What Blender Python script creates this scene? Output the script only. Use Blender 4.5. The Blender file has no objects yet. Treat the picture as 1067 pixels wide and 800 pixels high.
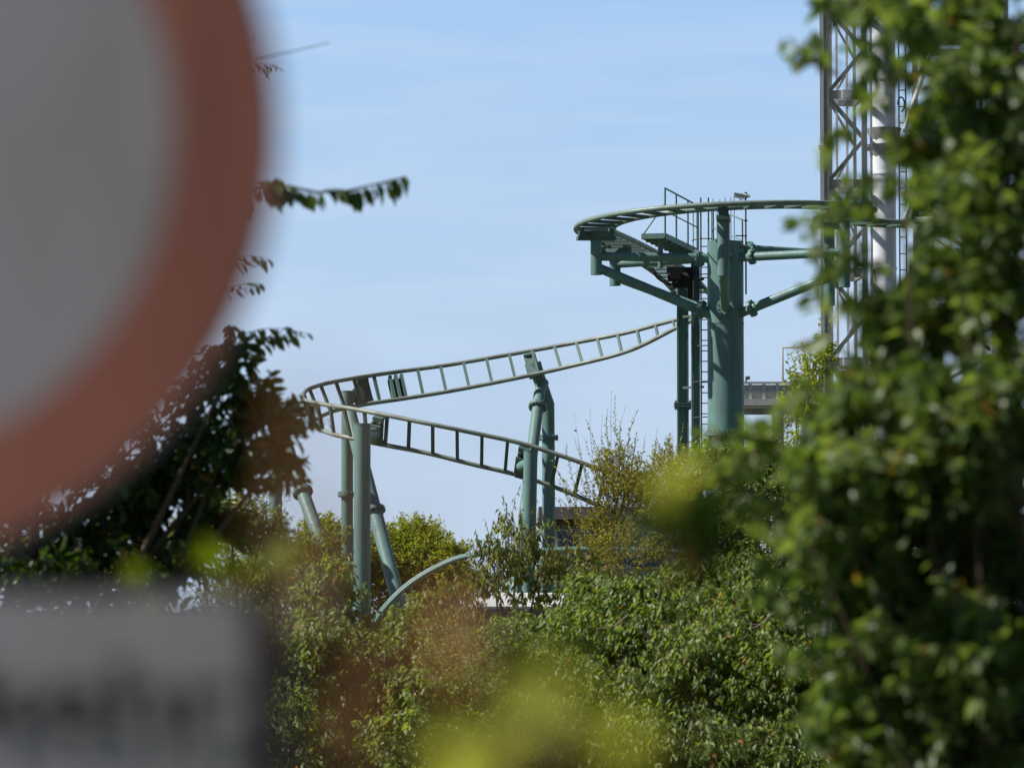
import bpy, math, random
import numpy as np
from mathutils import Vector, Matrix

rng = np.random.default_rng(11)
random.seed(11)
R_ = math.radians
scene = bpy.context.scene
COL = scene.collection

# ------------------------------------------------------------------ camera
EYE = np.array([0.0, 0.0, 1.7])
F = 4000.0                      # focal length in pixels of a 1067 px wide frame
PITCH = math.atan(233.0 / F)    # horizon at row 633
cp, sp = math.cos(PITCH), math.sin(PITCH)
FWD = np.array([0, cp, sp]); UP = np.array([0, -sp, cp]); RT = np.array([1.0, 0, 0])
def at(px, py, Y):
    """world point seen at a pixel of the photograph, at distance Y in front"""
    d = FWD * F + RT * (px - 533.5) + UP * (400.0 - py)
    return EYE + d * (Y / d[1])

cam = bpy.data.cameras.new('camera')
cam.sensor_width = 36.0
cam.lens = 36.0 * F / 1067.0
cam.clip_start = 0.05
cam.clip_end = 6000
cam.dof.use_dof = True
cam.dof.focus_distance = 100.0
cam.dof.aperture_fstop = (cam.lens / 1000.0) / 0.031
cam.dof.aperture_blades = 9
cam_o = bpy.data.objects.new('camera', cam)
COL.objects.link(cam_o)
cam_o.location = EYE
cam_o.rotation_euler = (math.pi / 2 + PITCH, 0, 0)
scene.camera = cam_o

# ------------------------------------------------------------------ light
SUN_AZ, SUN_EL = R_(-6.0), R_(46.0)       # azimuth measured from -X towards +Y
sun_vec = Vector((-math.cos(SUN_EL) * math.cos(SUN_AZ), math.cos(SUN_EL) * math.sin(SUN_AZ), math.sin(SUN_EL)))
sl = bpy.data.lights.new('sun', 'SUN')
sl.energy = 5.0; sl.angle = R_(0.53); sl.color = (1.0, 0.95, 0.86)
so = bpy.data.objects.new('sun', sl); COL.objects.link(so)
so.rotation_euler = sun_vec.to_track_quat('Z', 'Y').to_euler()

world = bpy.data.worlds.new('World'); scene.world = world
world.use_nodes = True
nt = world.node_tree; nt.nodes.clear()
def N(t, kind, **kw):
    n = t.nodes.new(kind)
    for k, v in kw.items():
        if hasattr(n, k): setattr(n, k, v)
        else: n.inputs[k.replace('_', ' ')].default_value = v
    return n
sky = N(nt, 'ShaderNodeTexSky', sky_type='NISHITA', sun_disc=False)
sky.sun_elevation = SUN_EL
sky.sun_rotation = math.atan2(sun_vec.x, sun_vec.y)
sky.air_density = 1.0; sky.dust_density = 0.3; sky.ozone_density = 2.5
tc = N(nt, 'ShaderNodeTexCoord')
mp = N(nt, 'ShaderNodeMapping'); mp.inputs['Scale'].default_value = (1.0, 1.0, 9.0)
ns = N(nt, 'ShaderNodeTexNoise'); ns.inputs['Scale'].default_value = 9.0; ns.inputs['Detail'].default_value = 6.0
ns.inputs['Distortion'].default_value = 0.6
wisp = N(nt, 'ShaderNodeMapRange'); wisp.inputs[1].default_value = 0.40; wisp.inputs[2].default_value = 0.80; wisp.inputs[4].default_value = 0.55
tint = N(nt, 'ShaderNodeMix', data_type='RGBA', blend_type='MULTIPLY'); tint.inputs[0].default_value = 1.0
tint.inputs[7].default_value = (0.25, 0.275, 0.32, 1)
# a thin bright veil of haze low in the northern sky, with faint wisps of cirrus
sep = N(nt, 'ShaderNodeSeparateXYZ')
veil = N(nt, 'ShaderNodeValToRGB')
e = veil.color_ramp.elements
SB = 0.12
e[0].position = 0.0; e[0].color = (.545 / SB / 10, .650 / SB / 10, .795 / SB / 10, 1)
e[1].position = 0.165; e[1].color = (.375 / SB / 10, .590 / SB / 10, .900 / SB / 10, 1)
k_ = e.new(0.075); k_.color = (.485 / SB / 10, .650 / SB / 10, .865 / SB / 10, 1)
vs = N(nt, 'ShaderNodeVectorMath', operation='SCALE'); vs.inputs['Scale'].default_value = 10.0
m_el = N(nt, 'ShaderNodeMapRange', interpolation_type='SMOOTHSTEP'); m_el.inputs[1].default_value = 0.16; m_el.inputs[2].default_value = 0.42; m_el.inputs[3].default_value = 1.0; m_el.inputs[4].default_value = 0.0
m_az = N(nt, 'ShaderNodeMapRange', interpolation_type='SMOOTHSTEP'); m_az.inputs[1].default_value = 0.1; m_az.inputs[2].default_value = 0.9
mm = N(nt, 'ShaderNodeMath', operation='MULTIPLY')
cl = N(nt, 'ShaderNodeMix', data_type='RGBA'); cl.inputs[7].default_value = (.60 / SB, .72 / SB, .90 / SB, 1)
mv = N(nt, 'ShaderNodeMix', data_type='RGBA')
bg = N(nt, 'ShaderNodeBackground'); bg.inputs['Strength'].default_value = SB
wo = N(nt, 'ShaderNodeOutputWorld')
L = nt.links.new
L(tc.outputs['Generated'], mp.inputs['Vector']); L(mp.outputs[0], ns.inputs['Vector']); L(tc.outputs['Generated'], sep.inputs[0])
L(ns.outputs['Fac'], wisp.inputs[0])
L(sep.outputs['Z'], veil.inputs['Fac']); L(veil.outputs['Color'], vs.inputs[0])
L(vs.outputs[0], cl.inputs[6]); L(wisp.outputs[0], cl.inputs[0])
L(sep.outputs['Z'], m_el.inputs[0]); L(sep.outputs['Y'], m_az.inputs[0]); L(m_el.outputs[0], mm.inputs[0]); L(m_az.outputs[0], mm.inputs[1])
L(sky.outputs[0], tint.inputs[6]); L(tint.outputs[2], mv.inputs[6]); L(cl.outputs[2], mv.inputs[7]); L(mm.outputs[0], mv.inputs[0])
L(mv.outputs[2], bg.inputs['Color']); L(bg.outputs[0], wo.inputs['Surface'])

scene.view_settings.view_transform = 'Standard'
scene.view_settings.look = 'None'
scene.view_settings.exposure = 0
scene.render.engine = 'CYCLES'
scene.cycles.use_denoising = True
scene.cycles.max_bounces = 8
scene.cycles.transparent_max_bounces = 8
scene.cycles.sample_clamp_indirect = 6.0

# ------------------------------------------------------------------ materials
def material(name):
    m = bpy.data.materials.new(name); m.use_nodes = True
    t = m.node_tree; b = t.nodes['Principled BSDF']
    return m, t, b

def paint(name, col, rough=0.45, metal=0.0, dirt=(0.12, 0.09, 0.06), amount=0.35, scale=1.5, streak=4.0):
    """painted / galvanised metal with weathering streaks"""
    m, t, b = material(name)
    g = N(t, 'ShaderNodeNewGeometry')
    mpn = N(t, 'ShaderNodeMapping'); mpn.inputs['Scale'].default_value = (streak, streak, 1.0)
    n1 = N(t, 'ShaderNodeTexNoise'); n1.inputs['Scale'].default_value = scale; n1.inputs['Detail'].default_value = 7
    n2 = N(t, 'ShaderNodeTexNoise'); n2.inputs['Scale'].default_value = 0.7; n2.inputs['Detail'].default_value = 3
    r1 = N(t, 'ShaderNodeMapRange'); r1.inputs[1].default_value = 0.45; r1.inputs[2].default_value = 0.75
    r1.inputs[4].default_value = amount
    mx = N(t, 'ShaderNodeMix', data_type='RGBA'); mx.inputs[6].default_value = (*col, 1); mx.inputs[7].default_value = (*dirt, 1)
    hs = N(t, 'ShaderNodeHueSaturation')
    r2 = N(t, 'ShaderNodeMapRange'); r2.inputs[3].default_value = 0.78; r2.inputs[4].default_value = 1.22
    l = t.links.new
    l(g.outputs['Position'], mpn.inputs[0]); l(mpn.outputs[0], n1.inputs['Vector']); l(g.outputs['Position'], n2.inputs['Vector'])
    l(n1.outputs['Fac'], r1.inputs[0]); l(r1.outputs[0], mx.inputs[0])
    l(n2.outputs['Fac'], r2.inputs[0]); l(r2.outputs[0], hs.inputs['Value']); l(mx.outputs[2], hs.inputs['Color'])
    l(hs.outputs[0], b.inputs['Base Color'])
    rr = N(t, 'ShaderNodeMapRange'); rr.inputs[3].default_value = rough - 0.08; rr.inputs[4].default_value = rough + 0.2
    l(n1.outputs['Fac'], rr.inputs[0]); l(rr.outputs[0], b.inputs['Roughness'])
    b.inputs['Metallic'].default_value = metal
    return m

TEAL = paint('teal_paint', (0.170, 0.320, 0.312), 0.42, dirt=(0.15, 0.13, 0.095), amount=0.55, scale=1.2, streak=7.0)
TEALD = paint('dark_teal_paint', (0.10, 0.18, 0.165), 0.5, amount=0.35)
RAIL = paint('worn_rail', (0.31, 0.37, 0.33), 0.4, dirt=(0.16, 0.10, 0.07), amount=0.75, scale=2.5, streak=1.0)
RUST = paint('rusty_underside', (0.17, 0.12, 0.07), 0.8, amount=0.5)
SILVER = paint('silver_paint', (0.84, 0.84, 0.88), 0.25, amount=0.12)
WCOL = paint('white_column_paint', (0.86, 0.89, 0.97), 0.35, dirt=(0.5, 0.5, 0.5), amount=0.15)
GALV = paint('galvanised_steel', (0.42, 0.42, 0.40), 0.5, metal=0.3, dirt=(0.12, 0.11, 0.09), amount=0.5)
DGALV = paint('dark_steel', (0.10, 0.10, 0.095), 0.55, metal=0.2, amount=0.4)
BLACK = paint('black_rubber', (0.02, 0.02, 0.022), 0.6, amount=0.1)
WHITE = paint('white_coating', (0.75, 0.75, 0.74), 0.5, dirt=(0.35, 0.34, 0.3), amount=0.35)
GREYF = paint('grey_fascia', (0.27, 0.25, 0.26), 0.7, amount=0.3)
BROWN = paint('brown_boarding', (0.13, 0.06, 0.04), 0.7, amount=0.3)
CONC = paint('concrete', (0.33, 0.32, 0.30), 0.85, amount=0.4)
CREAM = paint('wall_render', (0.40, 0.38, 0.36), 0.85, amount=0.3)
def glassy():
    m, t, b = material('blue_window_glass')
    b.inputs['Base Color'].default_value = (0.05, 0.10, 0.22, 1); b.inputs['Roughness'].default_value = 0.08
    b.inputs['Specular IOR Level'].default_value = 0.9
    return m
GLASS = glassy()

def sign_mat(name, col, dirt, rough=0.5, amount=0.6):
    m, t, b = material(name)
    g = N(t, 'ShaderNodeNewGeometry')
    n1 = N(t, 'ShaderNodeTexNoise'); n1.inputs['Scale'].default_value = 7.0; n1.inputs['Detail'].default_value = 6
    n2 = N(t, 'ShaderNodeTexNoise'); n2.inputs['Scale'].default_value = 2.2; n2.inputs['Detail'].default_value = 2
    r1 = N(t, 'ShaderNodeMapRange'); r1.inputs[1].default_value = 0.4; r1.inputs[2].default_value = 0.8; r1.inputs[4].default_value = amount
    mu = N(t, 'ShaderNodeMath', operation='MULTIPLY')
    r2 = N(t, 'ShaderNodeMapRange'); r2.inputs[1].default_value = 0.3; r2.inputs[2].default_value = 0.7
    mx = N(t, 'ShaderNodeMix', data_type='RGBA'); mx.inputs[6].default_value = (*col, 1); mx.inputs[7].default_value = (*dirt, 1)
    l = t.links.new
    mpn = N(t, 'ShaderNodeMapping'); mpn.inputs['Scale'].default_value = (2.2, 2.2, 0.5)
    l(g.outputs['Position'], mpn.inputs[0]); l(mpn.outputs[0], n1.inputs['Vector']); l(g.outputs['Position'], n2.inputs['Vector'])
    l(n1.outputs['Fac'], r1.inputs[0]); l(n2.outputs['Fac'], r2.inputs[0])
    l(r1.outputs[0], mu.inputs[0]); l(r2.outputs[0], mu.inputs[1]); l(mu.outputs[0], mx.inputs[0])
    l(mx.outputs[2], b.inputs['Base Color']); b.inputs['Roughness'].default_value = rough
    return m
S_WHITE = sign_mat('sign_white', (0.64, 0.575, 0.63), (0.26, 0.25, 0.18), amount=0.8)
S_RED = sign_mat('sign_red', (0.60, 0.21, 0.145), (0.36, 0.13, 0.10), amount=0.9)
S_BLACK = sign_mat('sign_black', (0.022, 0.02, 0.02), (0.05, 0.05, 0.05))

def leaf_mat(name, c_dark, c_light, c_odd=(0.35, 0.22, 0.04), trans=0.45, gloss=0.10, rough=0.4, tcol=1.5, odd=.968):
    """leaf: diffuse + light shining through + a waxy sheen; per-leaf colour from the 'tint' attribute"""
    m = bpy.data.materials.new(name); m.use_nodes = True
    t = m.node_tree; t.nodes.clear(); l = t.links.new
    a = N(t, 'ShaderNodeAttribute', attribute_name='tint')
    sx = N(t, 'ShaderNodeSeparateColor'); l(a.outputs['Color'], sx.inputs[0])
    mx = N(t, 'ShaderNodeMix', data_type='RGBA'); mx.inputs[6].default_value = (*c_dark, 1); mx.inputs[7].default_value = (*c_light, 1)
    l(sx.outputs[0], mx.inputs[0])
    m2 = N(t, 'ShaderNodeMix', data_type='RGBA'); m2.inputs[7].default_value = (*c_odd, 1)
    gt = N(t, 'ShaderNodeMath', operation='GREATER_THAN'); gt.inputs[1].default_value = odd
    l(sx.outputs[1], gt.inputs[0]); l(gt.outputs[0], m2.inputs[0]); l(mx.outputs[2], m2.inputs[6])
    df = N(t, 'ShaderNodeBsdfDiffuse'); l(m2.outputs[2], df.inputs['Color'])
    tr = N(t, 'ShaderNodeBsdfTranslucent')
    tm = N(t, 'ShaderNodeMix', data_type='RGBA', blend_type='MULTIPLY'); tm.inputs[0].default_value = 1
    tm.inputs[7].default_value = (1.25 * tcol, 1.3 * tcol, 0.45 * tcol, 1)
    l(m2.outputs[2], tm.inputs[6]); l(tm.outputs[2], tr.inputs['Color'])
    gl = N(t, 'ShaderNodeBsdfGlossy'); gl.inputs['Roughness'].default_value = rough
    gl.inputs['Color'].default_value = (0.9, 0.95, 0.9, 1)
    s1 = N(t, 'ShaderNodeMixShader'); s1.inputs[0].default_value = trans
    s2 = N(t, 'ShaderNodeMixShader'); s2.inputs[0].default_value = gloss
    l(df.outputs[0], s1.inputs[1]); l(tr.outputs[0], s1.inputs[2])
    l(s1.outputs[0], s2.inputs[1]); l(gl.outputs[0], s2.inputs[2])
    o = N(t, 'ShaderNodeOutputMaterial'); l(s2.outputs[0], o.inputs['Surface'])
    return m
L_RIGHT = leaf_mat('glossy_green_leaf', (0.060, 0.108, 0.030), (0.205, 0.255, 0.100), c_odd=(0.26, 0.16, 0.05), gloss=0.035, rough=0.42, tcol=2.0, odd=.985)
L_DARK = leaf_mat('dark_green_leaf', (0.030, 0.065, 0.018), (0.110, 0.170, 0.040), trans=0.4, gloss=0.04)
L_MATT = leaf_mat('matt_dark_leaf', (0.025, 0.055, 0.014), (0.07, 0.12, 0.03), trans=0.35, gloss=.005)  # dark green bramble leaf with almost no gloss
L_CHERRY = leaf_mat('drooping_green_leaf', (0.060, 0.118, 0.016), (0.290, 0.350, 0.085), c_odd=(0.42, 0.18, 0.04), gloss=0.05, rough=0.5, tcol=1.9, odd=.985)
L_OLIVE = leaf_mat('olive_leaf', (0.095, 0.125, 0.022), (0.27, 0.29, 0.070), c_odd=(0.40, 0.2, 0.06), gloss=0.035, rough=0.5, tcol=1.8)
L_YELLOW = leaf_mat('yellow_green_leaf', (0.190, 0.200, 0.025), (0.42, 0.37, 0.065), c_odd=(0.45, 0.22, 0.03), gloss=0.03)
L_BRIGHT = leaf_mat('bright_green_leaf', (0.15, 0.205, 0.012), (0.36, 0.385, 0.045), gloss=0.03, tcol=1.8)
L_PALE = leaf_mat('pale_green_leaf', (0.11, 0.145, 0.042), (0.31, 0.33, 0.12), gloss=0.06, tcol=1.7)
L_RED = leaf_mat('reddish_leaf', (0.48, 0.20, 0.17), (0.64, 0.33, 0.28), c_odd=(0.3, 0.2, 0.05), trans=0.5, tcol=0.9)
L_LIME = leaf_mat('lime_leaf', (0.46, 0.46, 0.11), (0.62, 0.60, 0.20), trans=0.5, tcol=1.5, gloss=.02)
L_LIMED = leaf_mat('painted_shade_lime_leaf', (0.12, 0.17, 0.01), (0.22, 0.27, 0.02), trans=0.5, tcol=1.1, gloss=.01)  # darker copy of the lime leaf; shade behind the plate put into its colour
BARK = paint('bark', (0.11, 0.075, 0.055), 0.9, amount=0.4, scale=8)
PBARK = paint('pale_bark', (0.26, 0.20, 0.16), 0.9, amount=0.4, scale=8)
RTWIG = paint('red_twig', (0.24, 0.06, 0.05), 0.7, amount=0.3, scale=8)

def ground_mat():
    m, t, b = material('grass_and_soil')
    g = N(t, 'ShaderNodeNewGeometry')
    n1 = N(t, 'ShaderNodeTexNoise'); n1.inputs['Scale'].default_value = 0.35; n1.inputs['Detail'].default_value = 8
    n2 = N(t, 'ShaderNodeTexNoise'); n2.inputs['Scale'].default_value = 14; n2.inputs['Detail'].default_value = 6
    r = N(t, 'ShaderNodeValToRGB')
    e = r.color_ramp.elements
    e[0].position = 0.3; e[0].color = (0.030, 0.045, 0.015, 1); e[1].position = 0.7; e[1].color = (0.085, 0.095, 0.035, 1)
    mx = N(t, 'ShaderNodeMix', data_type='RGBA', blend_type='OVERLAY'); mx.inputs[0].default_value = 0.7
    l = t.links.new
    l(g.outputs['Position'], n1.inputs['Vector']); l(g.outputs['Position'], n2.inputs['Vector'])
    l(n1.outputs['Fac'], r.inputs[0]); l(r.outputs[0], mx.inputs[6]); l(n2.outputs['Fac'], mx.inputs[7])
    l(mx.outputs[2], b.inputs['Base Color']); b.inputs['Roughness'].default_value = 0.95
    bp = N(t, 'ShaderNodeBump'); bp.inputs['Strength'].default_value = 0.6; l(n2.outputs['Fac'], bp.inputs['Height']); l(bp.outputs[0], b.inputs['Normal'])
    return m

# ------------------------------------------------------------------ object helpers
def tag(o, label=None, cat=None, group=None, kind=None):
    if label: o['label'] = label
    if cat: o['category'] = cat
    if group: o['group'] = group
    if kind: o['kind'] = kind
    return o
def thing(name, loc, label, cat, group=None):
    o = bpy.data.objects.new(name, None); COL.objects.link(o)
    o.empty_display_size = 0.3; o.location = loc
    o['_loc'] = list(map(float, loc))
    return tag(o, label, cat, group)
def rootloc(p):
    while p.parent: p = p.parent
    return np.array(p['_loc'])

class MB:
    """collects tubes and boxes in world coordinates, builds one mesh"""
    def __init__(s): s.v = []; s.f = []; s.sm = []
    def add(s, v, f, smooth=True):
        b = len(s.v); s.v.extend([tuple(map(float, p)) for p in v]); s.f.extend([tuple(b + i for i in q) for q in f]); s.sm.extend([smooth] * len(f))
        return s
    def tube(s, pts, r, n=14, caps=True, up=None):
        pts = [np.array(p, float) for p in pts]
        k = len(pts)
        rs = [r] * k if np.isscalar(r) else list(r)
        tan = []
        for i in range(k):
            a = pts[max(i - 1, 0)]; b = pts[min(i + 1, k - 1)]
            d = b - a; tan.append(d / (np.linalg.norm(d) + 1e-12))
        t0 = tan[0]
        u = np.cross(t0, [0, 0, 1.0] if abs(t0[2]) < 0.9 else [0, 1.0, 0]); u /= np.linalg.norm(u)
        V = []
        for i in range(k):
            t = tan[i]; u = u - t * np.dot(u, t); u /= np.linalg.norm(u); w = np.cross(t, u)
            for j in range(n):
                a = 2 * math.pi * j / n
                V.append(pts[i] + rs[i] * (math.cos(a) * u + math.sin(a) * w))
        Fc = []
        for i in range(k - 1):
            for j in range(n):
                j2 = (j + 1) % n
                Fc.append((i * n + j, i * n + j2, (i + 1) * n + j2, (i + 1) * n + j))
        s.add(V, Fc, True)
        if caps:
            for i, rev in ((0, True), (k - 1, False)):
                ring = [V[i * n + j] for j in range(n)]
                s.add(ring, [tuple(range(n - 1, -1, -1)) if rev else tuple(range(n))], False)
        return s
    def box(s, c, ax, ay, az):
        """centre and three half-axis vectors"""
        c, ax, ay, az = (np.array(q, float) for q in (c, ax, ay, az))
        V = [c + sx * ax + sy * ay + sz * az for sz in (-1, 1) for sy in (-1, 1) for sx in (-1, 1)]
        Fc = [(0, 2, 3, 1), (4, 5, 7, 6), (0, 1, 5, 4), (2, 6, 7, 3), (0, 4, 6, 2), (1, 3, 7, 5)]
        return s.add(V, Fc, False)
    def abox(s, c, sx, sy, sz):
        return s.box(c, (sx / 2, 0, 0), (0, sy / 2, 0), (0, 0, sz / 2))
    def bar(s, a, b, w, h, up=(0, 0, 1)):
        a, b = np.array(a, float), np.array(b, float); d = b - a; t = d / np.linalg.norm(d)
        x = np.cross(t, up)
        if np.linalg.norm(x) < 1e-4: x = np.cross(t, (1, 0, 0.01))
        x /= np.linalg.norm(x); y = np.cross(x, t)
        return s.box((a + b) / 2, d / 2, x * w / 2, y * h / 2)
    def flange(s, p, axis, r, h=0.05, bolts=10):
        p = np.array(p, float); a = np.array(axis, float); a /= np.linalg.norm(a)
        s.tube([p - a * h, p - a * 0.004], r, 20); s.tube([p + a * 0.004, p + a * h], r, 20)
        u = np.cross(a, (0.3, 0.2, 1.0)); u /= np.linalg.norm(u); w = np.cross(a, u)
        for j in range(bolts):
            q = p + (r * 0.88) * (math.cos(2 * math.pi * j / bolts) * u + math.sin(2 * math.pi * j / bolts) * w)
            s.tube([q - a * (h + 0.035), q + a * (h + 0.035)], 0.02, 6)
        return s
    def build(s, name, mat, parent=None, label=None):
        off = rootloc(parent) if parent else np.zeros(3)
        me = bpy.data.meshes.new(name)
        V = np.array(s.v) - off
        me.from_pydata([tuple(p) for p in V], [], s.f)
        me.polygons.foreach_set('use_smooth', s.sm)
        me.materials.append(mat)
        me.update()
        o = bpy.data.objects.new(name, me); COL.objects.link(o)
        if parent: o.parent = parent
        if label: o['label'] = label
        return o

def spline(P, n):
    """Catmull-Rom through P, resampled to n points at equal arc length"""
    P = np.array(P, float)
    Q = np.vstack([2 * P[0] - P[1], P, 2 * P[-1] - P[-2]])
    out = []
    for i in range(1, len(Q) - 2):
        for t in np.linspace(0, 1, 24, endpoint=False):
            a, b, c, d = Q[i - 1], Q[i], Q[i + 1], Q[i + 2]
            out.append(0.5 * (2 * b + (c - a) * t + (2 * a - 5 * b + 4 * c - d) * t * t + (3 * b - a - 3 * c + d) * t ** 3))
    out.append(Q[-2]); out = np.array(out)
    s = np.r_[0, np.cumsum(np.linalg.norm(np.diff(out, axis=0), axis=1))]
    if isinstance(n, float): n = max(2, int(s[-1] / n) + 1)
    tt = np.linspace(0, s[-1], n)
    return np.stack([np.interp(tt, s, out[:, k]) for k in range(out.shape[1])], 1)

# ------------------------------------------------------------------ ground
def ground_z(x, y):
    t = np.clip((y - 14.0) / 46.0, 0, 1); t = t * t * (3 - 2 * t)
    return -1.5 * t
def make_ground():
    ys = np.r_[np.linspace(-60, 140, 81), [170, 220, 300, 450, 700, 1200, 2500]]
    xs = np.r_[[-1500, -600, -250, -120], np.linspace(-60, 60, 41), [120, 250, 600, 1500]]
    V = [(x, y, float(ground_z(x, y)) + (0.05 * math.sin(x * 0.7 + y * 0.3) if abs(x) < 61 and -59 < y < 141 else 0)) for y in ys for x in xs]
    n = len(xs)
    Fc = [(j * n + i, j * n + i + 1, (j + 1) * n + i + 1, (j + 1) * n + i) for j in range(len(ys) - 1) for i in range(n - 1)]
    o = MB().add(V, Fc).build('ground', ground_mat())
    tag(o, 'grassy ground sloping gently down under the bushes', kind='structure')
make_ground()
def gz(p): return float(ground_z(p[0], p[1])) - 0.05

# ------------------------------------------------------------------ roller coaster
D = 100.0
pole_c = at(757, 633, D); PX, PY = pole_c[0], D
coaster = thing('roller_coaster', (PX, PY, gz((PX, PY))), 'teal steel roller coaster with a high round turn and a lower banked turn', 'roller coaster')

def add_track(Cn, Nn, gauge, tie, rr, parent, wide_ties=(), rail_mat=RAIL, tie_mat=TEALD, tie_w=0.09, tie_h=0.07):
    """two rails either side of a centre line; cross ties are children of the rails"""
    Cn = np.array(Cn); Nn = np.array(Nn)
    A = Cn + Nn * gauge / 2; B = Cn - Nn * gauge / 2
    m = MB(); m.tube(A, rr, 14); m.tube(B, rr, 14)
    rails = m.build('track', rail_mat, parent)
    s = np.r_[0, np.cumsum(np.linalg.norm(np.diff(Cn, axis=0), axis=1))]
    k = int(s[-1] / tie)
    for i in range(k):
        d = (i + 0.5) * s[-1] / k
        c = np.array([np.interp(d, s, Cn[:, q]) for q in range(3)]); nn = np.array([np.interp(d, s, Nn[:, q]) for q in range(3)])
        nn /= np.linalg.norm(nn)
        d2 = min(d + 0.2, s[-1]); c2 = np.array([np.interp(d2, s, Cn[:, q]) for q in range(3)]); d1 = max(d - .2, 0); c1 = np.array([np.interp(d1, s, Cn[:, q]) for q in range(3)])
        t = c2 - c1; t /= np.linalg.norm(t)
        up = np.cross(nn, t)
        if up[2] < 0: up = -up
        w = tie_w
        tm = MB(); tm.box(c - up * 0.035, nn * (gauge / 2 - rr * 0.6), t * w / 2, up * tie_h / 2)
        if i in wide_ties:
            for q in (-0.22, -0.07, 0.08, 0.22):
                tm.box(c - up * 0.05 + t * q, nn * (gauge / 2 - 0.12), t * 0.05, up * 0.09)
        tm.build('crosstie', tie_mat, rails)
    return A, B

# --- the high round turn
RC, G = 3.42, 0.98
def ring_z(th):   # th in degrees: 180 = left, 270 = towards the camera, 360 = right
    return 11.60 + 0.47 * (th - 180) / 180.0
pts, nrm = [], []
ths = np.arange(163, 380, 3.0)
def ringpt(th, r=RC): return np.array([PX + r * math.cos(R_(th)), PY + r * math.sin(R_(th)), ring_z(th)])
# straight leaving to the back on the left
t163 = np.array([math.sin(R_(163)), -math.cos(R_(163)), 0])
back = []
for sdist in np.arange(11.0, 0.2, -0.5):
    w = max(0, sdist - 6.0)
    p = ringpt(163) + t163 * sdist; p[2] -= 0.02 * sdist + 0.004 * sdist ** 2
    p[0] -= 0.012 * w ** 2
    back.append(p)
pts += back
pts += [ringpt(t) for t in ths]
# S-bend leaving to the right
e = ringpt(379); th = 379; hd = R_(379 + 90)
pos = e.copy()
for i in range(26):
    hd -= (0.125 if i < 16 else 0.0)
    pos = pos + 0.4 * np.array([math.cos(hd), math.sin(hd), 0.02]); pts.append(pos.copy())
pts = spline(pts, 0.2)
tg = np.gradient(pts, axis=0); tg /= np.linalg.norm(tg, axis=1)[:, None]
nn = np.cross(tg, [0, 0, 1.0]); nn /= np.linalg.norm(nn, axis=1)[:, None]    # outward on the ring
add_track(pts, nn, G, 0.62, 0.068, coaster, rail_mat=paint('ring_rail_paint', (0.25, 0.35, 0.31), 0.38, dirt=(0.16, 0.12, 0.09), amount=0.5), tie_w=0.13)

# --- thick column
m = MB()
top_z = at(757, 252, D)[2]
m.tube([(PX, PY, gz((PX, PY)) + .1), (PX, PY, top_z)], 0.475, 40)
col = m.build('tower_column', TEAL, coaster)
m = MB()
m.flange((PX, PY, at(757, 452, D)[2]), (0, 0, 1), 0.56, 0.05, 24)
m.build('flange', TEAL, col); m = MB()
m.flange((PX, PY, gz((PX, PY)) + .2), (0, 0, 1), 0.75, 0.06, 20)
m.build('flange', TEAL, col)
MB().abox((PX, PY, gz((PX, PY)) + .02), 2.6, 2.6, 0.35).build('footing', CONC, coaster)

def arm_set(th, z_arm, z_brace_out, z_brace_in, post_bot, post_r=0.15, arm_r=0.115, br_r=0.125):
    rad = np.array([math.cos(R_(th)), math.sin(R_(th)), 0])
    base = np.array([PX, PY, 0])
    tz = ring_z(th if th > 150 else th + 360) - 0.16
    if th == 146: tz = ring_z(150) - 0.3
    p = base + rad * RC
    m = MB(); m.tube([p + [0, 0, post_bot], p + [0, 0, tz - 0.22]], post_r, 22)
    post = m.build('bracket_post', TEAL, coaster)
    hd = MB(); tgt = np.array([-rad[1], rad[0], 0])
    hd.box(p + [0, 0, tz - 0.17], rad * 0.5, tgt * 0.17, (0, 0, 0.05))
    hd.box(p + [0, 0, tz - 0.05], rad * 0.46, tgt * 0.10, (0, 0, 0.07))
    for q in (-0.38, 0.38): hd.box(p + rad * q + [0, 0, tz + 0.03], rad * 0.05, tgt * 0.13, (0, 0, 0.06))
    hd.build('saddle', TEALD, post)
    m = MB(); a = base + rad * 0.45 + [0, 0, z_arm]; b = p - rad * post_r * 0.8 + [0, 0, z_arm]
    m.tube([a, b], arm_r, 20)
    arm = m.build('support_arm', TEAL, coaster)
    MB().flange(a + rad * 0.33, rad, arm_r + 0.09, 0.035, 10).build('flange', TEAL, arm)
    if th == 33: return
    m = MB(); a = base + rad * 0.42 + [0, 0, z_brace_in]; b = p - rad * post_r * 0.5 + [0, 0, z_brace_out]
    m.tube([a, b], br_r, 20)
    br = m.build('brace', TEAL, coaster)
    d = (b - a) / np.linalg.norm(b - a)
    MB().flange(a + d * 0.36, d, br_r + 0.10, 0.04, 10).build('flange', TEAL, br)
zA = at(690, 269, D)[2]
arm_set(188, zA, at(0, 281, D)[2], at(0, 328, D)[2], at(0, 288, D)[2])
arm_set(146, zA + 0.02, zA - 0.35, zA - 1.4, at(0, 298, 102)[2])
arm_set(266, zA - 0.05, at(0, 283, 97)[2], at(0, 326, D)[2], at(0, 288, 96.7)[2])
arm_set(330, zA, at(0, 284, 98.5)[2], at(0, 327, D)[2], at(0, 300, 98.5)[2])
arm_set(33, at(0, 258, D)[2], zA - 0.95, zA - 1.72, zA - 1.1)

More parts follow.
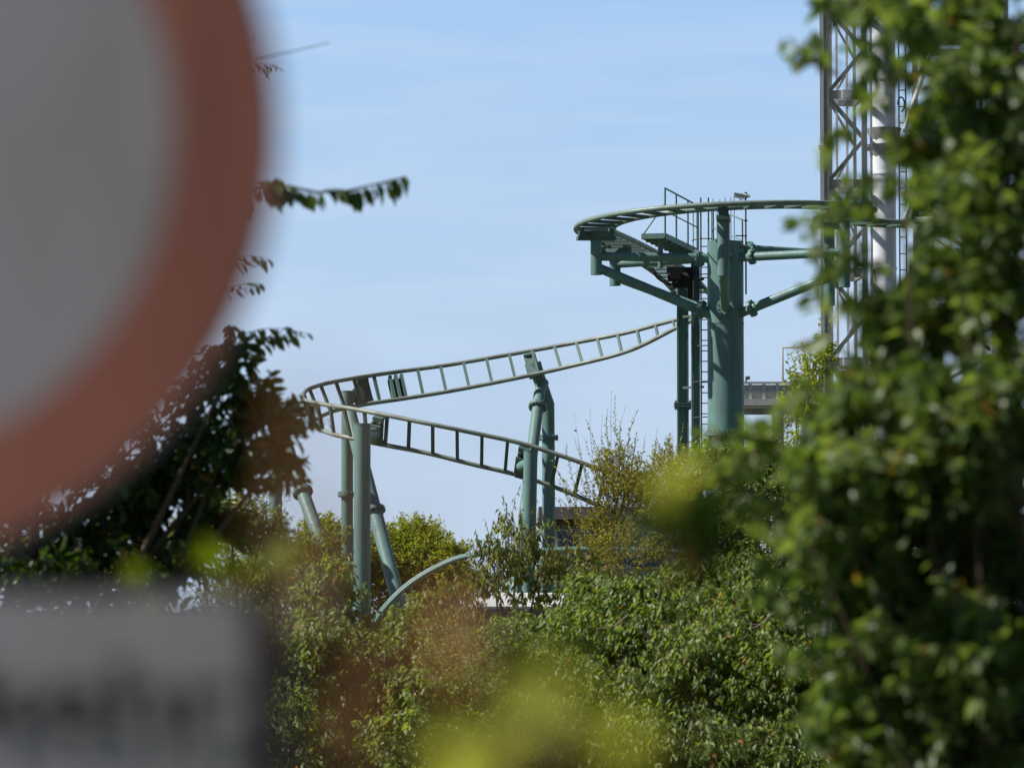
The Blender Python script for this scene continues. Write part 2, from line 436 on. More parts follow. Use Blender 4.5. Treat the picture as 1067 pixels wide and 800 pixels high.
# --- service platform beside the straight
pa = at(681, 246, 99.2); pb = at(716, 263, 103.6); pb[2] = pa[2]
dv = (pb - pa); ln = np.linalg.norm(dv); dv /= ln; sv = np.cross(dv, [0, 0, 1.0])
plat = MB().box((pa + pb) / 2, dv * ln / 2, sv * 0.29, (0, 0, 0.03))
plat = plat.build('service_platform', RUST, coaster)
m = MB()
for s in (-1, 1): m.box((pa + pb) / 2 + sv * s * 0.305, dv * ln / 2, sv * 0.02, (0, 0, 0.07))
for q in (0, 1): m.box(pa + dv * ln * q, dv * 0.02, sv * 0.29, (0, 0, 0.068))
for q in np.linspace(0.1, 0.9, 7): m.box(pa + dv * ln * q - [0, 0, .08], dv * 0.03, sv * 0.29, (0, 0, 0.04))
m.tube([pa + dv * .9 - [0, 0, .06], pa + dv * .9 - [0, 0, .75]], 0.07, 10)
m.build('edge_frame', TEAL, plat)
m = MB(); H = 1.24
rp_ = [pa + sv * 0.305 + dv * ln * q for q in (0.0, 0.33, 0.68, 0.98)]
for i, p in enumerate(rp_): m.tube([p, p + [0, 0, H]], 0.026 if i < 3 else 0.04, 8)
m.tube([rp_[0] + [0, 0, H], rp_[3] + [0, 0, H]], 0.024, 8)
m.tube([rp_[0] + [0, 0, H * .52], rp_[3] + [0, 0, H * .52]], 0.018, 8)
m.tube([pa - sv * 0.27 + [0, 0, .05], rp_[0] + [0, 0, H * .68]], 0.02, 8)
m.build('railing', TEAL, plat)
m = MB()
m.tube([(PX, PY, 9.085), (PX, PY, 9.115)], .487, 40)
m.build('weld_seam', TEAL, col)
# railing on the column head
m = MB()
hp = [at(743, 216, 101.0), at(759.5, 223, 100.4), at(773.5, 229, 99.8)]
for p in hp: m.tube([(p[0], p[1], top_z - .02), p], 0.024, 8)
m.tube(hp, 0.024, 8); m.tube([p - [0, 0, .55] for p in hp], 0.017, 8)
m.tube([hp[2] - [0, 0, .5], hp[2] - [.22, 0, 1.0]], 0.016, 8)
m.build('railing', TEAL, col)
m = MB()
for px_, ty in ((755.5, 205.5), (761.5, 206), (765, 206), (750, 208), (743, 207)):
    p = at(px_, ty, 100.6); m.tube([(p[0], p[1], top_z - .05), p], 0.010, 6)
m.build('spike', DGALV, col)
# mast with camera
p = at(777, 206, 99.7)
m = MB(); m.tube([(p[0], p[1], top_z - 1.4), (p[0], p[1], p[2])], 0.022, 8)
m.tube([p, p + [0, 0, .14]], 0.035, 8); m.abox(p - [0, 0, .6], .1, .05, .03); m.abox(p - [0.12, 0, 1.0], .3, .05, .03); m.abox(p - [0.12, 0, 1.3], .3, .05, .03)
mast = m.build('mast', DGALV, coaster)
m = MB(); c = at(769, 204.5, 99.7); m.box(c, (.11, 0, -.025), (0, .05, 0), (.01, 0, .045)); m.box(c + [.02, 0, .06], (.13, 0, -.02), (0, .06, 0), (0, 0, .012))
m.tube([c, c + [.06, 0, -.1], p - [0, 0, .02]], .014, 6)
m.build('surveillance_camera', WHITE, mast)
m = MB(); m.tube([p + [-.09, 0, .0], p + [-.05, 0, .06], p + [.05, 0, .06], p + [.09, 0, 0]], .05, 10)
m.build('mast_lamp', WHITE, mast)

# --- I-profile lift posts, ladder, drive box
def ipost(px, Y, wpx, ytop, ybot_flange, name):
    c = at(px, 633, Y); w = wpx / F * Y; zt = at(px, ytop, Y)[2]; zb = gz(c)
    m = MB()
    m.abox((c[0], Y, (zt + zb) / 2), w * 0.72, 0.05, zt - zb)
    for s in (-1, 1): m.abox((c[0] + s * w * 0.43, Y, (zt + zb) / 2), w * 0.14, w * 1.0, zt - zb)
    o = m.build(name, TEAL, coaster)
    if ybot_flange:
        zz = at(px, ybot_flange, Y)[2]; f = MB()
        for d_ in (-.035, .035): f.abox((c[0], Y, zz + d_), w * 1.5, w * 1.5, .05)
        for sx in (-.62, .62):
            for sy in (-.62, .62): f.tube([(c[0] + sx * w, Y + sy * w, zz - .12), (c[0] + sx * w, Y + sy * w, zz + .12)], .022, 6)
        f.build('flange', TEALD, o)
    return c, zt
c1, zt1 = ipost(712, 103.2, 12, 290, 422, 'lift_post')
c2, zt2 = ipost(725.5, 102.6, 9, 262, None, 'lift_post')
m = MB()
lx0, lx1 = at(731.5, 0, 102.4)[0], at(737.5, 0, 102.4)[0]; zt = at(0, 206, 102.4)[2]; zb = gz((lx0, 102.4))
LX0, LX1 = lx0 - .12, lx1 + .06
for x in (lx0 - .05, lx1): m.tube([(x, 102.4, zb), (x, 102.4, zt)], .022, 6)
z = zb + .3
while z < zt - 1.2: m.tube([(lx0 - .05, 102.4, z), (lx1, 102.4, z)], .016, 6); z += .28
lad = m.build('ladder', TEALD, coaster)
m = MB()
for i, z in enumerate(np.arange(2.0, zt + .01, .95)):
    m.tube([((lx0 + lx1) / 2 - .02 + .34 * math.cos(a), 102.4 - .62 * math.sin(a) * 1.05, z) for a in np.linspace(0, math.pi, 12)], .016, 6)
for a in (.35, 1.1, 2.0, 2.8): m.tube([((lx0 + lx1) / 2 - .02 + .34 * math.cos(a), 102.4 - .65 * math.sin(a), q) for q in (2.0, zt - .25)], .012, 6)
m.build('safety_cage', DGALV, lad)
m = MB()
bx = at(711, 293, 102.6)
m.abox(bx, .55, .5, .35); m.abox(bx + [-.05, -.1, .28], .75, .3, .16); m.abox(bx + [.2, -.15, -.3], .12, .12, .5); m.abox(bx + [-.2, -.1, .12], .3, .55, .2)
m.tube([bx + [-.4, -.2, .1], bx + [.3, -.2, .1]], .12, 12)
drv = m.build('drive_unit', BLACK, coaster)
m = MB(); m.tube(spline([at(680, 279, 102), at(683, 287, 102), at(690, 293, 102), at(700, 296, 102), at(708, 293, 102.3)], 20), .03, 8); m.build('cable', BLACK, drv)
# ties between posts
for yy in (292, 300, 330, 404): MB().bar(at(712, yy, 103), at(733, yy - 1, 102.5), .06, .06).build('tie_bar', TEALD, coaster)

# --- lower banked turn
GL = 1.02
def chain(A, B, Yfun):
    """centre line, half separation in the picture (rows) at equal steps"""
    A = np.array(A, float); B = np.array(B, float)
    return A, B
upA = [(744, 326), (705, 333), (651, 347), (583, 360), (527, 370), (465, 380.5), (416, 387), (375, 393), (342, 399), (325, 404), (317, 409)]
upB = [(748, 322), (707, 340.5), (655, 365.5), (590, 382.5), (533, 395), (471, 407), (422, 415), (382, 421), (352, 427), (336, 433), (327, 439)]
loA = [(318, 417), (342, 422), (362, 425), (400, 432), (445, 441), (494, 451), (544, 462), (593, 477.5), (630, 491), (668, 508), (705, 526)]
loB = [(327, 444), (346, 452), (369, 457), (398, 463), (445, 472), (494, 484), (540, 495), (585, 510), (622, 526), (660, 545), (700, 562)]
YC, RT_ = 104.0, 3.9
def depth_at(x, back):
    k = max(0.0, 1 - max(0.0, (470 - x)) ** 2 / 152.0 ** 2)
    d = RT_ * math.sqrt(k) * (1 if back else -1)
    if back and x > 560: d -= 3.4 * ((x - 560) / 185.0) ** 1.6
    if not back and x > 560: d -= 0.3 * ((x - 560) / 140.0)
    return YC + d
Apts, Bpts = [], []
def off(a, b, Y):
    v = abs(b[1] - a[1]) * Y / F; hx = (b[0] - a[0]) * Y / F
    return math.sqrt(max(0.04, GL ** 2 - v ** 2 - hx ** 2))
for a, b in zip(upA, upB):
    x = (a[0] + b[0]) / 2; Y = depth_at(x, True); h = off(a, b, Y) / 2
    f = min(1.0, max(0.0, (x - 318) / 110.0)) if x < 428 else 1.0
    if x > 640: f = max(-0.2, 1 - (x - 640) / 80.0) if False else 1.0
    Apts.append(at(*a, Y + h * f)); Bpts.append(at(*b, Y - h * f))
for a, b in zip(loA, loB):
    x = (a[0] + b[0]) / 2; Y = depth_at(x, False); h = off(a, b, Y) / 2
    f = min(1.0, max(0.0, (x - 318) / 110.0)) if x < 428 else 1.0
    Apts.append(at(*a, Y - h * f)); Bpts.append(at(*b, Y + h * f))
# turn round behind the yellow bush and come back low
low = [((748, 549), (748, 579), 102.5), ((762, 570), (754, 590), 100.3), ((740, 577), (742, 585), 97.6)]
for a, b, Y in low: Apts.append(at(*a, Y + .25)); Bpts.append(at(*b, Y - .25))
lowA = [(700, 574.5), (655, 571.5), (600, 571.5), (560, 573), (525, 574), (495, 577), (470, 583), (440, 598), (418, 614), (398, 635), (384, 658), (374, 690)]
for i, a in enumerate(lowA):
    Y = 96.8 + (0.0 if i < 6 else (i - 5) * .12)
    Apts.append(at(*a, Y + .4)); Bpts.append(at(a[0] + (0 if i < 5 else 1.5), a[1] + 1.2, Y - .6))
n_s = 560
Asp, Bsp = spline(Apts, n_s), None
# keep A and B paired: resample both with the control index as parameter
def paired(P, m_):
    P = np.array(P); Q = np.vstack([2 * P[0] - P[1], P, 2 * P[-1] - P[-2]]); o = []
    for i in range(1, len(Q) - 2):
        for t in np.linspace(0, 1, m_, endpoint=False):
            a, b, c, d = Q[i - 1], Q[i], Q[i + 1], Q[i + 2]
            o.append(0.5 * (2 * b + (c - a) * t + (2 * a - 5 * b + 4 * c - d) * t * t + (3 * b - a - 3 * c + d) * t ** 3))
    o.append(P[-1]); return np.array(o)
Asp, Bsp = paired(Apts, 14), paired(Bpts, 14)
def track_from_rails(Ar, Br, spacing, rr, wide, rail_m=RAIL):
    m = MB(); m.tube(Ar, rr, 14); m.tube(Br, rr, 14)
    t = m.build('track', rail_m, coaster)
    Cc = (Ar + Br) / 2; s = np.r_[0, np.cumsum(np.linalg.norm(np.diff(Cc, axis=0), axis=1))]
    k = int(s[-1] / spacing); res = []
    for i in range(k):
        d = (i + .5) * s[-1] / k
        ip = lambda M, q: np.array([np.interp(q, s, M[:, j]) for j in range(3)])
        a, b = ip(Ar, d), ip(Br, d); c = (a + b) / 2
        tt = ip(Cc, min(d + .2, s[-1])) - ip(Cc, max(d - .2, 0)); tt /= np.linalg.norm(tt)
        n_ = (b - a); g = np.linalg.norm(n_); n_ /= g
        up = np.cross(n_, tt); up = up if up[2] > 0 else -up
        tm = MB(); tm.box(c, n_ * (g / 2 - rr * .5), tt * .042, up * .035)
        if i in wide:
            for q in (-.17, 0, .17): tm.box(c - up * .05 + tt * q, n_ * (g / 2 - .1), tt * .045, up * .06)
            tm.box(c - up * .13, n_ * (g / 2 - .16), tt * .24, up * .02)
        tm.build('crosstie', TEALD, t); res.append((a, b, c, tt, up))
    return t, res
cut = 14 * (len(upA) + len(loA) + 1)
tr1, ties1 = track_from_rails(Asp[:cut + 1], Bsp[:cut + 1], 0.655, 0.060, (15,))
tr2, ties2 = track_from_rails(Asp[cut:], Bsp[cut:], 0.8, 0.058, (), TEAL)

# --- columns under the lower turn
def vcol(px, Y, dpx, ytop, parent=coaster, flange_y=None, name='support_column', cap=True, px_bot=None):
    t = at(px, ytop, Y); r = dpx / F * Y / 2
    b = at(px_bot if px_bot else px, 700, Y); b[2] = gz(b)
    if not px_bot: b[0] = t[0]
    b[1] = Y; t[1] = Y
    m = MB(); m.tube([b, t], r, 26)
    if cap: m.tube([t, t + [0, 0, .02]], r * 1.06, 26)
    o = m.build(name, TEAL, coaster)
    if flange_y:
        f = MB()
        for fy in flange_y:
            p = at(px, fy, Y); s_ = (p[2] - b[2]) / (t[2] - b[2]); p = b + (t - b) * s_
            f.flange(p, t - b, r + .1, .045, 14)
        f.build('flange', TEAL, o)
    MB().abox((b[0], Y, gz(b) + .05), 1.1, 1.1, .3).build('footing', CONC, coaster)
    return o, t, r
def leaning(pts_px, dpx, flange_at=(), name='support_leg', ground=True):
    P = [at(x, y, Y) for x, y, Y in pts_px]; r = dpx / F * pts_px[0][2] / 2
    if ground:
        d = P[-1] - P[-2]; k = (gz(P[-1]) - P[-1][2]) / d[2]; P[-1] = P[-1] + d * k
    m = MB(); m.tube(P, r, 22)
    o = m.build(name, TEAL, coaster)
    if flange_at:
        f = MB()
        for i, (x, y) in enumerate(flange_at):
            a, b = P[-2], P[-1]
            q = at(x, y, pts_px[-2][2]); s_ = (q[2] - a[2]) / (b[2] - a[2]); f.flange(a + (b - a) * s_, b - a, r + .1, .045, 14)
        f.build('flange', TEAL, o)
    return o, P
# front column beside the lower strand
o1, t1, r1 = vcol(377.5, 98.6, 17.5, 442)
def bracket(parent, p, q, r, plate_up, plate_t, plate_h=.5):
    m = MB(); m.tube([p, q], r, 16); m.build('bracket_arm', TEAL, parent)
    m = MB(); d = (q - p) / np.linalg.norm(q - p)
    m.box(q, d * .08, plate_t * .2, plate_up * plate_h); m.box(q + d * .02 + plate_up * plate_h * .8, d * .14, plate_t * .12, plate_up * .06); m.box(q + d * .02 - plate_up * plate_h * .8, d * .14, plate_t * .12, plate_up * .06)
    m.build('saddle', TEALD, parent)
def proj(p):
    d = np.asarray(p) - EYE; z = d @ FWD
    return 533.5 + F * (d @ RT) / z, 400 - F * (d @ UP) / z
def station(px, upper):
    """tie frame on the lower turn nearest to a column of the photograph"""
    half = 14 * (len(upA)); rngi = range(0, half) if upper else range(half, cut)
    i = min(rngi, key=lambda k: abs(proj((Asp[k] + Bsp[k]) / 2)[0] - px))
    a, b = Asp[i], Bsp[i]; c = (a + b) / 2; n_ = b - a; g = np.linalg.norm(n_); n_ /= g
    t = (Asp[i + 2] + Bsp[i + 2] - Asp[i - 2] - Bsp[i - 2]); t /= np.linalg.norm(t)
    up = np.cross(n_, t); up = up if up[2] > 0 else -up
    return c, n_, t, up, g
def saddle(parent, px, upper, p_from, r, drop=.30, w=.15):
    c, n_, t, up, g = station(px, upper)
    m = MB(); m.tube([p_from, c - up * drop], r, 18)
    m.build('bracket_arm', TEAL, parent)
    m = MB()
    m.box(c - up * .13, n_ * (g / 2 - .03), t * w, up * .05)
    for q in (-.7, .7): m.box(c - up * .22 + t * w * q, n_ * (g / 2 - .14), t * .025, up * .05)
    m.box(c - up * (drop - .01), n_ * .24, t * w * 1.15, up * .035)
    for q in (-.40, .40): m.box(c - up * .04 + n_ * q * g, n_ * .05, t * w * .8, up * .05)
    m.build('saddle', TEALD, parent)
saddle(o1, 395, False, t1 + [0, 0, -.28], .16)
# rear column beside the upper strand
o2, t2, r2 = vcol(362, 107.2, 12.5, 408, flange_y=(515,))
saddle(o2, 380, True, t2 + [0, 0, -.25], .13, w=.22)
leaning([(364, 430, 107.2), (369, 450, 106.8), (414, 622, 104.5)], 15, ((390.5, 533),))
# pair under the middle of the strands
o3, t3, r3 = vcol(553, 98.9, 14.5, 470, px_bot=547)
saddle(o3, 545, False, t3 - [0, 0, .3], .14)
o4, P4 = leaning([(557, 378, 108), (561, 392, 108), (571, 421, 108), (571.5, 470, 108), (572, 650, 108)], 13.5, ((571.5, 456),), name='support_column')
leaning([(566, 398, 108), (562, 410, 107.7), (553.5, 480, 106.2)], 12, ((560, 424),))
saddle(o4, 556, True, at(561, 392, 108), .17, drop=.26, w=.17)
# pair at far left, mostly hidden by the dark tree
o5, t5, r5 = vcol(287.5, 106, 13.5, 424)
leaning([(290, 440, 106), (297, 462, 105.6), (331, 556, 103.6)], 14, ((316.5, 514),))
m = MB(); m.tube([t5 - [0, 0, .2], at(322, 428, 104.5)], .14, 16); m.build('bracket_arm', TEAL, o5)

# ------------------------------------------------------------------ drop tower (right)
def drop_tower():
    Y = 117.0
    b = at(905, 633, Y)
    t = thing('amusement_tower', (b[0], Y, gz(b)), 'tall silver and steel lattice amusement tower behind the leaves at upper right', 'tower')
    z0, z1 = gz(b), at(0, -160, Y)[2]
    X = lambda px: at(px, 0, Y)[0]
    def zrow(y): return at(0, y, Y)[2]
    # central octagonal column
    m = MB(); xc = X(920); r = 12.5 / F * Y
    a0 = 0.0; NS = 28
    V = []; Fc = []
    for z in (z0, z1):
        for j in range(NS): V.append((xc + r * math.cos(a0 + j * 2 * math.pi / NS), Y + r * math.sin(a0 + j * 2 * math.pi / NS), z))
    Fc = [(j, (j + 1) % NS, NS + (j + 1) % NS, NS + j) for j in range(NS)]
    m.add(V, Fc, True)
    c = m.build('centre_column', WCOL, t)
    for y0, y1 in ((135, 149), (152, 166), (-40, -26)):
        MB().tube([(xc, Y, zrow(y1)), (xc, Y, zrow(y0)), (xc, Y, zrow(y0 - 1))], [r * .95, r * 1.5, r * 1.5], 8).build('collar', GALV, c)
    m = MB()
    for zz in np.arange(z0 + 2, z1, 2.9): m.tube([(xc, Y, zz - .03), (xc, Y, zz + .03)], r * 1.06, 28)
    m.build('seam_flange', WCOL, c)
    # lattice masts
    def mast(xa, xb, ya, yb, mat, y_rows, lbl):
        chords = [(X(xa), ya), (X(xb), ya), (X(xa) + .28, yb), (X(xb) - .12, yb)]
        m = MB()
        for k, (x, y) in enumerate(chords):
            w = .16 if k < 2 else .10
            m.abox((x, y, (z0 + z1) / 2), w, w, z1 - z0)
        o = m.build('lattice_mast', mat, t)
        i = 0
        zr = [zrow(v) for v in y_rows]
        for za, zb2 in zip(zr[:-1], zr[1:]):
            s_ = MB()
            s_.bar((chords[0][0], ya, za), (chords[1][0], ya, za), .10, .26); s_.bar((chords[2][0], yb, za), (chords[3][0], yb, za), .10, .2)
            s_.bar((chords[0][0], ya, za), (chords[2][0], yb, za), .10, .2); s_.bar((chords[1][0], ya, za), (chords[3][0], yb, za), .10, .2)
            s_.build('strut', GALV, o)
            zm = (za + zb2) / 2
            for aa, bb, ww in (((chords[0][0], ya + .02, za), (chords[1][0], ya + .02, zm), .12), ((chords[1][0], ya + .02, zm), (chords[0][0], ya + .02, zb2), .12),
                               ((chords[2][0], yb, zb2), (chords[3][0], yb, zm), .07), ((chords[3][0], yb, zm), (chords[2][0], yb, za), .07)):
                MB().bar(aa, bb, ww, ww).build('diagonal_brace', GALV, o)
            p_ = MB(); p_.abox((X(xa) * .45 + X(xb) * .55, ya - .12, za), .32, .14, .26); p_.build('strut_end', SILVER, o)
        return o
    rows = list(np.arange(655, -170, -92.0)); rows = [r_ + 0 for r_ in rows]
    mast(858, 897, Y - .9, Y + 1.0, GALV, rows, 'l')
    m = MB()
    for px_, yy in ((853, Y - .95), (873, Y + .6), (885, Y + 1.0), (905, Y - .6)):
        m.abox((X(px_), yy, (z0 + z1) / 2), .075 if px_ != 853 else .12, .08, z1 - z0)
    m.build('guide_rail', SILVER, t)
    m = MB()
    for yrow in (158, 430, -60):
        m.abox((X(853), Y - 1.0, zrow(yrow)), .22, .2, .12); m.abox((X(903), Y - .7, zrow(yrow)), .25, .2, .12)
    m.build('rail_clamp', SILVER, t)
    mast(950, 1032, Y - .8, Y + 1.6, GALV, [r_ + 36 for r_ in rows], 'r')
    m = MB()
    for y0 in np.arange(600, -170, -92.0):
        m.tube([(X(938), Y - 1.05, zrow(y0)), (X(968), Y - 1.05, zrow(y0 - 88))], .075, 10)
        m.tube([(X(1016), Y - 1.05, zrow(y0)), (X(990), Y - 1.05, zrow(y0 - 62))], .07, 10)
        m.tube([(X(936), Y - 1.05, zrow(y0)), (X(1018), Y - 1.05, zrow(y0))], .075, 10)
    m.build('outer_brace', SILVER, t)
    # ladder-like loop fitting
    m = MB(); q = np.array([X(936), Y - .7, zrow(112)])
    m.tube([q + [.1 * math.cos(a), 0, .22 * math.sin(a)] for a in np.linspace(-1.6, 3.2, 14)], .025, 8)
    for zz in np.arange(z0 + 1, z1, .5): m.bar((X(934), Y - .6, zz), (X(941), Y - .6, zz), .03, .03)
    m.abox((X(934), Y - .6, (z0 + z1) / 2), .04, .05, z1 - z0); m.abox((X(941), Y - .6, (z0 + z1) / 2), .04, .05, z1 - z0)
    m.build('ladder', DGALV, t)
    # white leg right side
    m = MB(); m.tube([(X(1035), Y - 2.2, z0), (X(1035), Y - 2.2, z1)], .17, 16); m.abox((X(1025), Y - 2.0, (z0 + z1) / 2), .2, .2, z1 - z0)
    m.build('guide_column', SILVER, t)
    MB().abox((X(940), Y, z0 + .2), 8, 5, .5).build('foundation', CONC, t)
drop_tower()

# ------------------------------------------------------------------ silver gallery behind the column
def gallery():
    Y = 124.0
    b = at(830, 633, Y)
    t = thing('raised_gallery', (b[0], Y, gz(b)), 'raised silver gallery with a ribbed parapet just right of the thick column', 'gallery')
    X = lambda px: at(px, 0, Y)[0]
    Z = lambda py: at(0, py, Y)[2]
    m = MB(); m.abox(((X(762) + X(900)) / 2, Y, (Z(401) + Z(415)) / 2), X(900) - X(762), .08, Z(401) - Z(415)); m.build('parapet', WHITE, t)
    for px_ in range(766, 900, 14):
        m = MB(); m.abox((X(px_), Y - .1, (Z(399) + Z(416)) / 2), .10, .12, Z(399) - Z(416)); m.build('parapet_post', WHITE, t)
    m = MB(); m.abox(((X(762) + X(900)) / 2, Y - .1, Z(399)), X(900) - X(762), .18, .07); m.abox(((X(762) + X(900)) / 2, Y - .1, Z(408)), X(900) - X(762), .1, .05); m.build('handrail', WHITE, t)
    m = MB(); m.abox(((X(762) + X(900)) / 2, Y + 1.5, Z(419)), X(900) - X(762), 3.4, .22); m.build('deck', WHITE, t)
    m = MB(); m.abox(((X(762) + X(900)) / 2, Y + .4, Z(428)), X(900) - X(762), .3, .2); m.build('girder', GALV, t)
    for px_ in (770, 812, 855, 893):
        for dy in (.4, 2.6):
            m = MB(); m.abox((X(px_), Y + dy, (Z(428) + gz(b)) / 2), .22, .22, Z(428) - gz(b)); m.build('leg', GALV, t)
    m = MB(); m.tube([(X(814), Y, Z(400)), (X(814), Y, Z(362)), (X(852), Y, Z(362)), (X(852), Y, Z(400))], .035, 8); m.build('pipe_frame', GALV, t)
    m = MB(); m.tube([(X(776), Y, Z(400)), (X(776), Y, Z(394))], .03, 8); m.tube([(X(775.5), Y, Z(394)), (X(780), Y, Z(393.5))], .06, 8); m.build('lamp', DGALV, t)
gallery()

# ------------------------------------------------------------------ flat-roofed building and white-roofed kiosk
def building():
    Y = 128.0
    X = lambda px, y=Y: at(px, 0, y)[0]
    Z = lambda py: at(0, py, Y)[2]
    b = at(640, 633, Y)
    t = thing('station_building', (b[0], Y + 4, gz(b)), 'flat-roofed building with grey fascia and blue windows behind the yellow-green bush', 'building')
    g = gz(b)
    m = MB(); m.abox(((X(561) + X(800)) / 2, Y + 4, (Z(546) + g) / 2), X(800) - X(561) - .6, 7.4, Z(546) - g); m.build('wall', CREAM, t)
    m = MB(); m.abox(((X(561) + X(800)) / 2, Y + 4, (Z(528) + Z(541)) / 2), X(800) - X(561), 8.6, Z(528) - Z(541)); m.build('roof', GREYF, t)
    m = MB(); m.abox(((X(561) + X(800)) / 2, Y + 4, (Z(541) + Z(547)) / 2 - .002), X(800) - X(561) - .4, 8.2, Z(541) - Z(547)); m.build('soffit_board', BROWN, t)
    for px_ in (592, 622, 652, 682, 712, 742):
        m = MB(); m.abox((X(px_), Y + .27, (Z(551) + Z(592)) / 2), 27 / F * Y, .06, Z(551) - Z(592)); f = m.build('window', WHITE, t)
        m = MB(); m.abox((X(px_), Y + .23, (Z(552.5) + Z(590)) / 2), 23 / F * Y, .04, Z(552.5) - Z(590)); m.build('pane', GLASS, f)
building()
def kiosk():
    Y = 84.0
    X = lambda px: at(px, 0, Y)[0]
    Z = lambda py: at(0, py, Y)[2]
    b = at(600, 633, Y)
    t = thing('white_roofed_kiosk', (b[0], Y + 2, gz(b)), 'low kiosk whose flat white roof shows through the bushes under the middle column', 'kiosk')
    g = gz(b); w = X(688) - X(470); xc = (X(688) + X(470)) / 2
    # roof pitched slightly towards the viewer
    m = MB(); m.box((xc, Y + 1.6, (Z(619) + Z(634)) / 2), (w / 2, 0, 0), (0, 1.7, (Z(619) - Z(634)) / 2), (0, -.01, .05)); m.build('roof', WHITE, t)
    m = MB(); m.abox((xc, Y - .12, Z(637)), w, .1, .12); m.build('fascia', DGALV, t)
    m = MB(); m.abox((xc, Y + 1.8, (Z(640) + g) / 2), w - .6, 2.8, Z(640) - g); m.build('wall', BROWN, t)
    m = MB(); m.abox((xc, Y + .36, (Z(660) + Z(690)) / 2), w * .6, .08, Z(660) - Z(690)); m.build('serving_hatch', GREYF, t)
kiosk()

